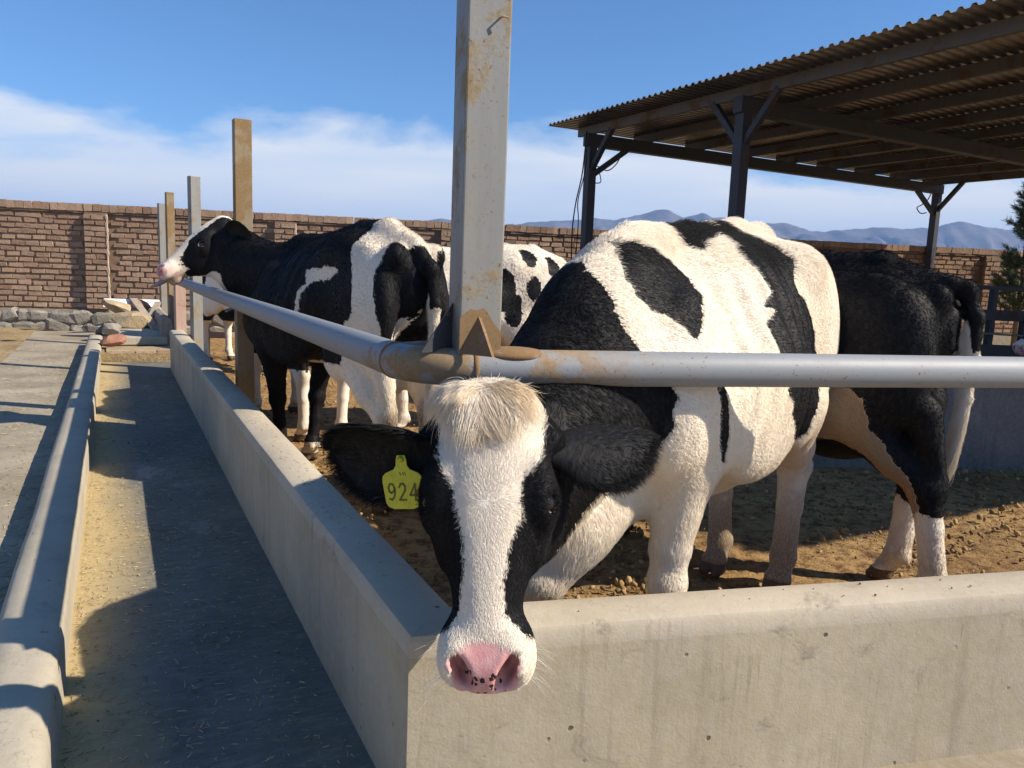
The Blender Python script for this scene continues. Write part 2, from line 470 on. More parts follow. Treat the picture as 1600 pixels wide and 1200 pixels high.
def grid_sheet(name, pts_fn, nu, nv, mat, kind='structure'):
    U, Vv = np.meshgrid(np.linspace(0, 1, nu), np.linspace(0, 1, nv))
    P = pts_fn(U.ravel(), Vv.ravel())
    i = np.arange(nu - 1)[None, :] + (np.arange(nv - 1) * nu)[:, None]
    q = np.stack([i, i + 1, i + 1 + nu, i + nu], -1).reshape(-1, 4)
    o = fast_mesh(name, P, q, mat)
    return tag(o, kind=kind)

# ------------------------------------------------------------------ ground
bm = bmesh.new()
bmesh.ops.create_circle(bm, cap_ends=True, segments=64, radius=9000, matrix=Matrix.Translation((0, 0, -0.10)))
tag(bm_obj('ground', bm, M_soil), kind='structure')
def pen_fn(u, v):
    Y = 1.25 * (18.5 / 1.25) ** v
    X = -1.2 * Y * 0.62 - 0.6 + (u) * (Y * 1.75 + 3.2)
    P = np.stack([X, Y, np.zeros_like(X)], 1)
    # hoof pocks and trodden dung: higher frequency is dropped with distance by the mesh itself
    z = 0.020 * fbm(P, 2.6, 3, 3) + 0.017 * np.abs(fbm(P, 8.5, 11, 3)) * 2 + 0.006 * fbm(P, 34, 17, 2)
    P[:, 2] = z - 0.012
    return P
grid_sheet('pen_ground', pen_fn, 420, 420, M_ground)
def soil_fn(u, v):
    n = -1.57 - 9.5 * u ** 1.5; s = 2.0 + 12.5 * v
    P = np.stack([C0.x + N.x * n + T.x * s, C0.y + N.y * n + T.y * s, np.zeros_like(n)], 1)
    P[:, 2] = 0.075 + 0.025 * fbm(P, 1.3, 5, 3) + 0.015 * fbm(P, 9, 8, 3)
    return P
grid_sheet('soil', soil_fn, 160, 200, M_soil)

def slab(name, n0, n1, s0, s1, top, mat, bottom=-0.06):
    """a slab in trough coordinates with its own local axes (x across, y along)"""
    nu, nv = max(2, int((n1 - n0) / 0.05)), max(2, int((s1 - s0) / 0.06))
    U, Vv = np.meshgrid(np.linspace(n0, n1, nu), np.linspace(s0, s1, nv))
    P = np.stack([U.ravel(), Vv.ravel(), np.full(U.size, top)], 1)
    P[:, 2] += 0.003 * fbm(P, 2.0, 4, 3)
    i = np.arange(nu - 1)[None, :] + (np.arange(nv - 1) * nu)[:, None]
    q = np.stack([i, i + 1, i + 1 + nu, i + nu], -1).reshape(-1, 4)
    # skirt so that the slab has an edge
    rim = list(range(nu)) + [k * nu + nu - 1 for k in range(1, nv)] + [nu * (nv - 1) + k for k in range(nu - 2, -1, -1)] + [k * nu for k in range(nv - 2, 0, -1)]
    low = P[rim].copy(); low[:, 2] = bottom
    b = len(P); P = np.vstack([P, low]); m = len(rim)
    sk = [(rim[(k + 1) % m], rim[k], b + k, b + (k + 1) % m) for k in range(m)]
    o = fast_mesh(name, P, np.vstack([q, np.array(sk)]), mat)
    try: o.data.set_sharp_from_angle(angle=R(38))
    except Exception: pass
    o.location = C0; o.rotation_euler = (0, 0, RZ_T - math.pi / 2)
    return tag(o, kind='structure')
slab('trough_floor', -0.68, 0.02, -3.0, 8.0, 0.090, M_trough)
slab('lane', -1.56, -0.77, -2.0, 11.95, 0.100, M_road)
# the feeding floor in front of the pen
bm = bmesh.new()
add_prism(bm, [(-0.9, -4.0), (9.0, -4.0), (9.0, 0.05), (0.02, 0.05)], C0, F_, FN, UP, 0.082)
tag(bm_obj('feeding_floor', bm, M_road), kind='structure')

# ------------------------------------------------------------------ concrete walls of the trough
wall_prof = [(0.0, -0.12), (0.0, 0.25), (0.0, 0.452), (0.128, 0.452), (0.14, 0.25), (0.14, -0.12)]
cap_prof = [(0.0004, 0.4522), (0.000, 0.486), (0.006, 0.497), (0.022, 0.503), (0.070, 0.506), (0.116, 0.503), (0.131, 0.494), (0.136, 0.478), (0.136, 0.4525)]
w1 = empty('trough_wall', C0)
tag(w1, 'long low concrete wall between the feed trough and the pen, shaded on its trough side', 'wall')
def under(root, o):
    o.parent = root; o.matrix_parent_inverse = Matrix.Translation(-root.location) if root.rotation_euler.z == 0 else root.matrix_world.inverted()
    return o
bpy.context.view_layer.update()
under(w1, swept('wall_body', wall_prof, C0, N, T, 7.33, M_wallc, mitre=MITRE, seed=3))
under(w1, swept('cap', cap_prof, C0, N, T, 7.335, M_capc, mitre=MITRE, seed=3, jit=0.002))
w2 = empty('front_wall', C0)
tag(w2, 'sunlit low concrete wall running right from the corner below the cow with the yellow tag', 'wall')
under(w2, swept('wall_body', wall_prof, C0, FN, F_, 8.0, M_wallc, mitre=MITRE, seed=13))
under(w2, swept('cap', cap_prof, C0, FN, F_, 8.0, M_capc, mitre=MITRE, seed=13, jit=0.002))
kerb_prof = [(-0.825, -0.1), (-0.820, 0.17), (-0.810, 0.212), (-0.790, 0.234), (-0.752, 0.241), (-0.700, 0.241), (-0.668, 0.235), (-0.653, 0.220), (-0.648, 0.190), (-0.643, -0.1)]
kb = tag(swept('trough_kerb', kerb_prof, C0 - T * 2.2, N, T, 11.9, M_kerbc, seed=23, jit=0.003, step=0.1),
         'narrow round topped concrete kerb along the left side of the feed trough', 'kerb')

# ------------------------------------------------------------------ pipe rail
def fillet(a, c, b, r, k=12):
    """polyline a-c-b with the corner c rounded"""
    a, b, c = Vector(a), Vector(b), Vector(c)
    d1, d2 = (a - c).normalized(), (b - c).normalized()
    ang = math.acos(d1.dot(d2)); L = r / math.tan(ang / 2)
    p, q = c + d1 * L, c + d2 * L
    bis = (d1 + d2).normalized(); o = c + bis * (r / math.sin(ang / 2))
    out = [a]
    e1, e2 = (p - o), (q - o)
    th = math.acos(max(-1, min(1, e1.normalized().dot(e2.normalized()))))
    for i in range(k + 1):
        f = i / k
        out.append(o + (e1 * math.sin((1 - f) * th) + e2 * math.sin(f * th)) / math.sin(th))
    out.append(b); return out
rail = empty('pipe_rail', ns(0.05, 0.2, 0.0))
tag(rail, 'grey steel pipe rail with rust patches bending round the pen corner', 'rail')
pa = ns(0.075, 7.15, 1.012); pb = ff(8.0, 0.205, 1.012)
# intersection of the two centre lines
A2 = np.array([[T.x, -F_.x], [T.y, -F_.y]]); rhs = np.array([(pb - pa).x, (pb - pa).y])
tt = np.linalg.solve(A2, rhs)[0]; pc = pa + T * tt
path = fillet(pa, pc, pb, 0.16, 16)
bm = bmesh.new(); add_tube(bm, path, 0.041, 28)
under(rail, bm_obj('pipe', bm, M_pipe, smooth=True))
for i in (1, len(path) - 2):
    d = (path[i + 1] - path[i - 1]).normalized()
    bm = bmesh.new()
    add_tube(bm, [path[i] - d * 0.006, path[i] - d * 0.003, path[i] + d * 0.003, path[i] + d * 0.006], [0.041, 0.0435, 0.0435, 0.041], 28)
    under(rail, bm_obj('weld_seam', bm, M_rust, smooth=True))
# flattened rusty stub of pipe on which the corner post stands
POST0 = Vector((-0.088, 1.690, 0))
bm = bmesh.new()
bmesh.ops.create_uvsphere(bm, u_segments=28, v_segments=12, radius=1, matrix=Matrix.Translation(POST0 + Vector((-0.055, 0.028, 1.036))) @ Matrix.Rotation(R(-14), 4, 'Z') @ Matrix.Diagonal((0.155, 0.060, 0.026, 1)))
under(rail, bm_obj('flattened_pipe_end', bm, M_rust, smooth=True))
bm = bmesh.new()
bmesh.ops.create_uvsphere(bm, u_segments=28, v_segments=12, radius=1, matrix=Matrix.Translation(POST0 + Vector((0.085, 0.0, 1.040))) @ Matrix.Rotation(R(12), 4, 'Z') @ Matrix.Diagonal((0.085, 0.045, 0.019, 1)))
under(rail, bm_obj('flattened_pipe_end', bm, M_rust, smooth=True))

# ------------------------------------------------------------------ posts
def channel_profile(w, d, t):
    return [(-w / 2, -d / 2), (w / 2, -d / 2), (w / 2, d / 2), (-w / 2, d / 2)]
def steel_post(base, w, d, z0, z1, rz, mat, label, group=None, gussets=False):
    root = empty('steel_post', base, rz)
    tag(root, label, 'post', group)
    bm = bmesh.new()
    add_prism(bm, channel_profile(w, d, 0.004), (0, 0, z0), (1, 0, 0), (0, 1, 0), (0, 0, 1), z1 - z0)
    bm_obj('shaft', bm, mat, root, bevel=0.004, seg=2)
    return root
pg = 'steel posts along the feed trough'
p0 = steel_post(POST0, 0.094, 0.094, 1.04, 2.25, R(20), M_post, 'tall grey steel corner post rising in front, rust at its foot', pg)
# gussets
def plate(name, tri, off, mat, parent):
    """a triangular steel plate with thickness off (vector)"""
    bm = bmesh.new(); off = Vector(off)
    A = [bm.verts.new(Vector(q)) for q in tri]; B = [bm.verts.new(Vector(q) + off) for q in tri]
    for i in range(3): bm.faces.new((A[i], A[(i + 1) % 3], B[(i + 1) % 3], B[i]))
    bm.faces.new(A[::-1]); bm.faces.new(B)
    return bm_obj(name, bm, mat, parent)
plate('gusset', [(-0.046, -0.049, 1.045), (0.006, -0.114, 1.045), (-0.006, -0.0485, 1.125)], (0.0065, 0.004, 0.0), M_rust, p0)
plate('gusset', [(-0.049, 0.0, 1.045), (-0.125, -0.03, 1.045), (-0.049, 0.0, 1.150)], (0, 0.007, 0), M_dark, p0)
bm = bmesh.new(); add_prism(bm, [(-0.0465, 1.042), (0.0465, 1.042), (0.0465, 1.092), (0.030, 1.110), (0.018, 1.128), (0.006, 1.143), (-0.010, 1.138), (-0.024, 1.140), (-0.0465, 1.122)], (0, -0.0474, 0), (1, 0, 0), (0, 0, 1), (0, -1, 0), 0.0009)
bm_obj('rust_patch', bm, M_rustpatch, p0)
bm = bmesh.new(); add_tube(bm, [(0.02, -0.047, 1.731), (0.022, -0.062, 1.7305), (0.033, -0.066, 1.728)], 0.0022, 8)
bm_obj('bent_nail', bm, M_pink, p0)
steel_post(ns(0.300, 4.25), 0.112, 0.09, 0.0, 2.165, RZ_T - math.pi / 2 + R(3), M_postrust, 'ochre rusted steel post behind the head of the left black and white cow', pg)
steel_post(ns(0.20, 6.62), 0.095, 0.075, 0.0, 2.00, RZ_T - math.pi / 2 + R(20), M_post, 'light grey steel post left of the cow stretching its neck over the rail', pg)
steel_post(ns(0.10, 7.28), 0.10, 0.09, 0.0, 1.04, RZ_T - math.pi / 2 + R(8), M_pink, 'short pinkish brown post under the muzzle of the left cow', pg)
steel_post(ns(0.145, 9.25), 0.09, 0.08, 0.0, 2.04, RZ_T - math.pi / 2 + R(12), M_postrust, 'narrow ochre post standing before the brick wall, second farthest', pg)
steel_post(ns(0.15, 11.1), 0.10, 0.08, 0.0, 2.02, RZ_T - math.pi / 2 + R(15), M_post, 'farthest pale grey post right against the brick wall', pg)
# low gate rails at the far end of the pen
gate = empty('far_rail_fence', (-3.9, 9.62, 0))
tag(gate, 'rusty two rail fence across the far end of the pen before the stone plinth', 'fence')
for z in (0.645, 0.30):
    bm = bmesh.new(); add_beam(bm, (0, 0, z), (2.5, 0.55, z), 0.05, 0.075)
    bm_obj('rail', bm, M_pink, gate, bevel=0.005)
for x in (0.02, 2.45):
    bm = bmesh.new(); add_beam(bm, (x, 0.05 + x * 0.22, -0.05), (x, 0.05 + x * 0.22, 0.75), 0.06, 0.06, Vector((1, 0, 0)))
    bm_obj('post', bm, M_pink, gate, bevel=0.005)

# ------------------------------------------------------------------ brick wall
WD = Vector((0.9805, 0.1966, 0)); WN = Vector((0.1966, -0.9805, 0)); W0 = Vector((-7.94, 12.0, 0))
WRZ = math.atan2(WD.y, WD.x)
S0, S1 = -7.0, 26.0
BW = empty('brick_wall', W0, WRZ)
tag(BW, 'long weathered brown brick wall with a stone plinth behind the pen', 'wall')
# local frame: x along the wall, y away from the camera, z up
PIL = [-4.5, -1.66, 1.19, 4.04, 6.75, 9.45, 12.1, 14.8, 17.48, 20.3, 23.2]; PW, PD = 0.33, 0.10
bm = bmesh.new()
add_box(bm, ((S0 + S1) / 2, 0.16, 0.93), (S1 - S0, 0.30, 1.96))
for p in PIL: add_box(bm, (p + PW / 2, 0.16 - PD / 2 - 0.001, 1.13), (PW - 0.02, 0.30 + PD - 0.012, 1.54))
bm_obj('mortar_core', bm, M_mortar, BW)
def brick_geo(rng, L, H, D, j=0.006):
    """12 triangles, uneven corners, front at y<0"""
    v = []
    for x in (-L / 2, L / 2):
        for y in (-D, 0.03):
            for z in (-H / 2, H / 2):
                v.append((x + rng.normal(0, j), y + (rng.normal(0, j * 0.8) if y < 0 else 0), z + rng.normal(0, j * 0.8)))
    f = [(0, 1, 3, 2), (4, 6, 7, 5), (0, 4, 5, 1), (2, 3, 7, 6), (0, 2, 6, 4), (1, 5, 7, 3)]
    return v, f
rngb = np.random.default_rng(31)
brick_meshes = []
for k in range(14):
    v, f = brick_geo(rngb, 0.180, 0.063, 0.020, 0.006)
    me = bpy.data.meshes.new('brick'); me.from_pydata(v, [], f); me.materials.append(M_brick); brick_meshes.append(me)
CH = 0.0868; ZB, ZT = 0.40, 1.885
rows = int((ZT - ZB) / CH)
spots = []
for r in range(rows):
    z = ZB + CH * (r + 0.5)
    x = S0 + (0.105 if r % 2 else 0.0)
    while x < S1:
        if not any(p - 0.07 < x < p + PW + 0.07 for p in PIL):
            spots.append((x + rngb.normal(0, 0.007), z + rngb.normal(0, 0.0035) + 0.006 * math.sin(x * 1.7 + r), 0.0, rngb.random(), 1.0))
        x += 0.208 + rngb.normal(0, 0.006)
    for p in PIL:               # pilasters: full courses with a clean corner
        ws = (0.5, 0.5) if r % 2 else (0.32, 0.68)
        q = p
        for w_ in ws:
            L_ = PW * w_; spots.append((q + L_ / 2, z + rngb.normal(0, 0.003), PD, rngb.random(), (L_ - 0.018) / 0.180)); q += L_
# the 300 nearest the left of the picture are bricks of their own
cand = sorted(spots, key=lambda q: abs(q[0] - 1.75))
single, rest = cand[:300], cand[300:]
for (x, z, dep, tone, sx) in single:
    o = bpy.data.objects.new('brick', brick_meshes[rngb.integers(14)])
    o.location = (x, 0.008 - dep + rngb.normal(0, 0.002), z); o.rotation_euler = (0, rngb.normal(0, 0.012), rngb.normal(0, 0.01))
    o.scale = (sx * (1 + rngb.normal(0, 0.03)), 1, 1 + rngb.normal(0, 0.04))
    link(o, BW)
VV, FF, TT = [], [], []
for (x, z, dep, tone, sx) in rest:
    v, f = brick_geo(rngb, 0.180 * sx, 0.063, 0.020, 0.006)
    b = len(VV); VV += [(a + x, c + 0.008 - dep, d + z) for a, c, d in v]; FF += [tuple(i + b for i in q) for q in f]; TT += [tone] * 8
o = mesh_obj('brickwork', VV, FF, M_brick, BW); o['kind'] = 'stuff'
at = o.data.attributes.new('tone', 'FLOAT', 'POINT'); at.data.foreach_set('value', np.array(TT, np.float32))
# coping of bricks on edge
cop = []
for k in range(6):
    v, f = brick_geo(rngb, 0.112, 0.108, 0.055, 0.004)
    v = [(a, (c if c < 0 else 0.24), d) for a, c, d in v]
    me = bpy.data.meshes.new('coping_brick'); me.from_pydata(v, [], f); me.materials.append(M_brick); cop.append(me)
x = -1.2
while x < 20.5:
    o = bpy.data.objects.new('coping_brick', cop[rngb.integers(6)])
    o.location = (x, 0.012 + rngb.normal(0, 0.004), 1.978 + rngb.normal(0, 0.0025)); o.rotation_euler = (rngb.normal(0, 0.012), rngb.normal(0, 0.015), rngb.normal(0, 0.015))
    link(o, BW); x += 0.122 + rngb.normal(0, 0.004)
bm = bmesh.new(); add_box(bm, ((S0 - 1.3) / 2, 0.08, 1.975), (-1.3 - S0, 0.30, 0.11)); add_box(bm, ((S1 + 20.6) / 2, 0.08, 1.975), (S1 - 20.6, 0.30, 0.11))
add_box(bm, ((S0 + S1) / 2, 0.12, 1.902), (S1 - S0, 0.30, 0.03))
bm_obj('coping_bed', bm, M_mortar, BW)
# stone plinth
bm = bmesh.new(); add_box(bm, ((S0 + S1) / 2, 0.10, 0.17), (S1 - S0, 0.30, 0.42)); bm_obj('plinth_mortar', bm, mat_plain_noise('plinth_mortar', (0.30, 0.255, 0.19), (0.43, 0.37, 0.28), 14), BW)
stones = []
for k in range(9):
    bm = bmesh.new(); bmesh.ops.create_cube(bm, size=1.0)
    for v in bm.verts: v.co *= 1 + rngb.normal(0, 0.16)
    bmesh.ops.bevel(bm, geom=list(bm.edges), offset=0.2, segments=1, affect='EDGES')
    for v in bm.verts: v.co += Vector(rngb.normal(0, 0.03, 3))
    bmesh.ops.recalc_face_normals(bm, faces=bm.faces)
    me = bpy.data.meshes.new('stone'); bm.to_mesh(me); bm.free(); me.materials.append(M_stone); stones.append(me)
for row, (z, h) in enumerate(((0.09, 0.16), (0.275, 0.18))):
    x = -1.0 + 0.1 * row
    while x < 8.2:
        w = rngb.uniform(0.14, 0.36)
        o = bpy.data.objects.new('stone', stones[rngb.integers(9)])
        o.location = (x + w / 2, -0.035, z + rngb.normal(0, 0.012)); o.scale = (w * 1.12, 0.13, h * rngb.uniform(0.9, 1.2)); o.rotation_euler = (rngb.normal(0, 0.1), rngb.normal(0, 0.22), rngb.normal(0, 0.1))
        link(o, BW); x += w + 0.004
# pale lime streaks down the pilaster corners, twigs of wire below the coping
for p in PIL[2:4]:
    zs = np.linspace(0.42, 1.88, 30)
    bm = bmesh.new(); prev = None
    for z in zs:
        c = p + PW + 0.004 + rngb.normal(0, 0.003); w = abs(rngb.normal(0.010, 0.004))
        a = bm.verts.new((c - w, -PD - 0.016, z)); b = bm.verts.new((c + w, -PD - 0.016, z)); c2 = bm.verts.new((c + w + 0.004, -PD + 0.02, z))
        if prev: bm.faces.new((prev[0], prev[1], b, a)); bm.faces.new((prev[1], prev[2], c2, b))
        prev = (a, b, c2)
    bm_obj('lime_streak', bm, M_lime, BW)

# ------------------------------------------------------------------ shed
SU = Vector((0.487, -0.873, 0)).normalized(); SV = Vector((-SU.y, SU.x, 0)); SV = SV if SV.x > 0 else -SV
SH = empty('open_shed', (0.986, 11.175, 0))
tag(SH, 'open cattle shed with dark steel posts and corrugated roof', 'shed')
ZBM = 3.18
def sh(u, v, z): return SU * u + SV * v + UP * z
SPAN = 8.0
US = [0.0, 2.89, 6.9]
for u in US:
    for v in (0.0, SPAN):
        bm = bmesh.new(); add_beam(bm, sh(u, v, -0.1), sh(u, v, ZBM - 0.16), 0.13, 0.13, SU)
        bm_obj('post', bm, M_dark, SH, bevel=0.006)
    bm = bmesh.new(); add_beam(bm, sh(u, -0.10, ZBM - 0.08), sh(u, SPAN + 0.10, ZBM - 0.08), 0.13, 0.17)
    bm_obj('beam', bm, M_dark, SH, bevel=0.006)
def brace(a, b, w=0.07):
    bm = bmesh.new(); add_beam(bm, a, b, w, w); bm_obj('brace', bm, M_dark, SH, bevel=0.004)
for u in US:
    for v in (0.0, SPAN):
        for d in (-1, 1):
            if (u == 0.0 and d < 0): continue
            brace(sh(u, v, 2.66), sh(u + 0.48 * d, v, ZBM + 0.02))
    if u != US[1]:
        brace(sh(u, 0, 2.60), sh(u, 0.62, ZBM - 0.15)); brace(sh(u, SPAN, 2.60), sh(u, SPAN - 0.62, ZBM - 0.15))
for k in range(9):
    v = SPAN * k / 8
    bm = bmesh.new(); add_beam(bm, sh(-0.32, v, ZBM + 0.062), sh(9.45, v, ZBM + 0.062), 0.055, 0.12)
    bm_obj('purlin', bm, M_purlin, SH, bevel=0.004)
def mat_sheet():
    M = Mat('rusty_corrugated_sheet', 0.6, 0.4)
    v = M.coord('Object')
    a = M.noise(v, 0.9, 6, 0.65); b = M.noise(M.coord('Object', (3, 3, 3)), 6, 5, 0.7)
    col = M.mix(M.ramp(a, [(0.40, 0.0), (0.62, 1.0)]), (0.235, 0.235, 0.24), (0.17, 0.135, 0.115))
    col = M.mix(M.math('MULTIPLY', M.ramp(b, [(0.45, 0.0), (0.7, 1.0)]), 0.6), col, (0.11, 0.075, 0.055))
    M.b.inputs['Metallic'].default_value = 0.75; M.b.inputs['Roughness'].default_value = 0.32
    M.color(col); return M.m
M_sheet = mat_sheet()
PITCH = 0.105
for k in range(10):
    u0 = -0.45 + k * 9 * PITCH
    nrib = 14 if k == 9 else 9
    prof = []
    for r in range(nrib):
        a = r * PITCH
        prof += [(a, 0.0), (a + 0.040, 0.0), (a + 0.056, 0.026), (a + 0.085, 0.026)]
    prof += [(nrib * PITCH, 0.0), (nrib * PITCH + 0.03, 0.0)]
    bm = bmesh.new(); dz = 0.0015 * (k % 2)
    v0, v1 = -0.46, SPAN + 0.45
    nv = 12
    rows_ = []
    for i in range(nv + 1):
        vv = v0 + (v1 - v0) * i / nv
        sag = 0.004 * math.sin(i * 2.1 + k)
        rows_.append([bm.verts.new(sh(u0 + a, vv, ZBM + 0.123 + z + dz + sag)) for a, z in prof])
    for ra, rb in zip(rows_, rows_[1:]):
        for i in range(len(prof) - 1): bm.faces.new((ra[i], ra[i + 1], rb[i + 1], rb[i]))
    o = bm_obj('roof_sheet', bm, M_sheet, SH)
    sol = o.modifiers.new('thickness', 'SOLIDIFY'); sol.thickness = 0.0012; sol.offset = 1
# loose cables
cb = Mat('black_cable', 0.6); cb.color((0.02, 0.02, 0.022))
def hang(pts, r, n=24):
    pts = [Vector(p) for p in pts]; out = []
    for i in range(len(pts) - 1):
        p0_, p1_, p2_, p3_ = pts[max(i - 1, 0)], pts[i], pts[i + 1], pts[min(i + 2, len(pts) - 1)]
        for k in range(n):
            t_ = k / n
            out.append(0.5 * ((2 * p1_) + (p2_ - p0_) * t_ + (2 * p0_ - 5 * p1_ + 4 * p2_ - p3_) * t_ ** 2 + (3 * p1_ - p0_ - 3 * p2_ + p3_) * t_ ** 3))
    return out + [pts[-1]]
bm = bmesh.new(); add_tube(bm, hang([(0.90, 11.05, 3.20), (0.87, 11.06, 2.64), (0.79, 11.07, 2.15), (0.77, 11.08, 1.6), (0.83, 11.1, 0.5)], 0.01, 8), 0.010, 6)
add_tube(bm, hang([(0.91, 11.07, 3.20), (0.91, 11.07, 2.7), (0.83, 11.1, 2.25), (0.85, 11.1, 1.85), (0.79, 11.12, 0.5)], 0.01, 8), 0.008, 6)
tag(bm_obj('hanging_cable', bm, cb.m, smooth=True), 'thin black cables hanging from the left end of the shed roof', 'cable')
P1 = Vector((0.986, 11.175, 0))
bm = bmesh.new(); add_tube(bm, hang([P1 + sh(0, 0.55, 3.03), P1 + sh(-0.05, 0.50, 2.85), P1 + sh(-0.08, 0.36, 2.73), P1 + sh(-0.08, 0.18, 2.77), P1 + sh(-0.08, 0.05, 2.73)], 0, 8), 0.008, 6)
add_tube(bm, hang([P1 + sh(-0.08, 0.20, 2.73), P1 + sh(-0.10, 0.26, 2.56), P1 + sh(-0.08, 0.06, 2.54)], 0, 8), 0.007, 6)
tag(bm_obj('looped_cable', bm, cb.m, smooth=True), 'black cable looped round the brace of the left shed post', 'cable')
P3 = P1 + sh(0, SPAN, 0)
bm = bmesh.new(); add_tube(bm, hang([P3 + sh(-0.08, -0.05, 3.05), P3 + sh(-0.10, -0.14, 2.88), P3 + sh(-0.10, -0.30, 2.79), P3 + sh(-0.1, -0.42, 2.73), P3 + sh(-0.1, -0.30, 2.64), P3 + sh(-0.1, -0.12, 2.66)], 0, 8), 0.010, 6)
tag(bm_obj('looped_cable', bm, cb.m, smooth=True), 'black cable knotted on the brace of the far right shed post', 'cable')

# ------------------------------------------------------------------ right side of the pen
bm = bmesh.new(); add_prism(bm, [(0, -0.1), (0.0, 0.66), (0.02, 0.70), (0.13, 0.70), (0.15, 0.66), (0.15, -0.1)], (1.9, 5.05, 0), (-0.1, 1, 0), (0, 0, 1), Vector((1, 0.10, 0)).normalized(), 7.5)
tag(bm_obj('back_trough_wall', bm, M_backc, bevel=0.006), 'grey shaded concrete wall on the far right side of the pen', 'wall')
rf = empty('dark_rail_fence', (5.2, 9.4, 0))
tag(rf, 'dark steel rail fence behind the black cow at the right edge', 'fence')
for z, w in ((1.262, 0.055), (0.93, 0.13), (0.50, 0.14)):
    bm = bmesh.new(); add_beam(bm, (0, 0, z), (4.0, 0.15, z), 0.06, w); bm_obj('rail', bm, M_dark, rf, bevel=0.004)
bm = bmesh.new(); add_tube(bm, [(0, -0.05, 0.72), (4.0, 0.1, 0.62)], 0.012, 8); bm_obj('thin_rail', bm, M_post, rf)
for x, z1 in ((0.62, 1.24), (1.03, 0.95), (2.6, 1.3)):
    bm = bmesh.new(); add_beam(bm, (x, 0.045, -0.05), (x, 0.045, z1), 0.10, 0.06, Vector((1, 0, 0))); bm_obj('post', bm, M_dark, rf, bevel=0.004)

# ------------------------------------------------------------------ mountains and haze
def ridge(name, prof, Y, depth, mat, seed, rough):
    xs = np.array([p[0] for p in prof], float); zs = np.array([p[1] for p in prof], float)
    X = np.linspace(xs[0], xs[-1], 900)
    Z = np.interp(X, xs, zs) + rough * fbm(np.stack([X, X * 0, X * 0], 1), 1 / 38.0, seed, 5)
    m = 36; V = []
    for j in range(m):
        t_ = j / (m - 1)
        back = t_ - 0.62
        hgt = np.where(back < 0, 1 + back / 0.62 * 1.0, 1 - back / 0.38)
        P = np.stack([X, np.full_like(X, Y + depth * back), np.zeros_like(X)], 1)
        rid = fbm(np.stack([X, P[:, 1] * 0.45, X * 0], 1), 1 / 70.0, seed + 5, 4)
        z = Z * np.clip(hgt, 0, 1) ** 1.05 + rid * 95 * np.clip(1 - abs(hgt * 2 - 1), 0, 1)
        P[:, 2] = z; P[:, 0] += 0
        V.append(P)
    V = np.concatenate(V); n_ = len(X)
    i = np.arange(n_ - 1)[None, :] + (np.arange(m - 1) * n_)[:, None]
    q = np.stack([i, i + 1, i + 1 + n_, i + n_], -1).reshape(-1, 4)
    return tag(fast_mesh(name, V, q, mat), kind='structure')
M_mtn = mat_plain_noise('mountain_rock', (0.075, 0.07, 0.07), (0.19, 0.17, 0.16), 0.012, bump=0.0)
prof = [(-5200, 120), (-3600, 170), (-2300, 150), (-1300, 190), (-800, 165), (-416, 176), (-294, 204), (-160, 180), (-24, 188), (98, 202), (281, 222), (367, 222), (440, 237), (535, 269), (572, 270), (630, 239), (659, 250), (702, 261), (745, 244), (781, 252), (844, 230), (954, 232), (1032, 236), (1108, 212), (1177, 207), (1298, 224), (1444, 231), (1590, 237), (1680, 266), (1760, 248), (1834, 244), (1932, 240), (2300, 200), (3000, 230), (4300, 170), (5600, 120)]
ridge('mountains', prof, 3000, 900, M_mtn, 3, 13.0)
bm = bmesh.new(); add_box(bm, (0, 0, 158.0), (18800, 18800, 320.0))
hm = bpy.data.materials.new('thin_haze'); hm.use_nodes = True
ht = hm.node_tree; ht.nodes.clear()
ho = ht.nodes.new('ShaderNodeOutputMaterial'); hv = ht.nodes.new('ShaderNodeVolumePrincipled')
hv.inputs['Color'].default_value = (0.30, 0.54, 1.0, 1); hv.inputs['Density'].default_value = 0.00021; hv.inputs['Anisotropy'].default_value = 0.0
ht.links.new(hv.outputs[0], ho.inputs['Volume'])
tag(bm_obj('haze', bm, hm), kind='stuff')

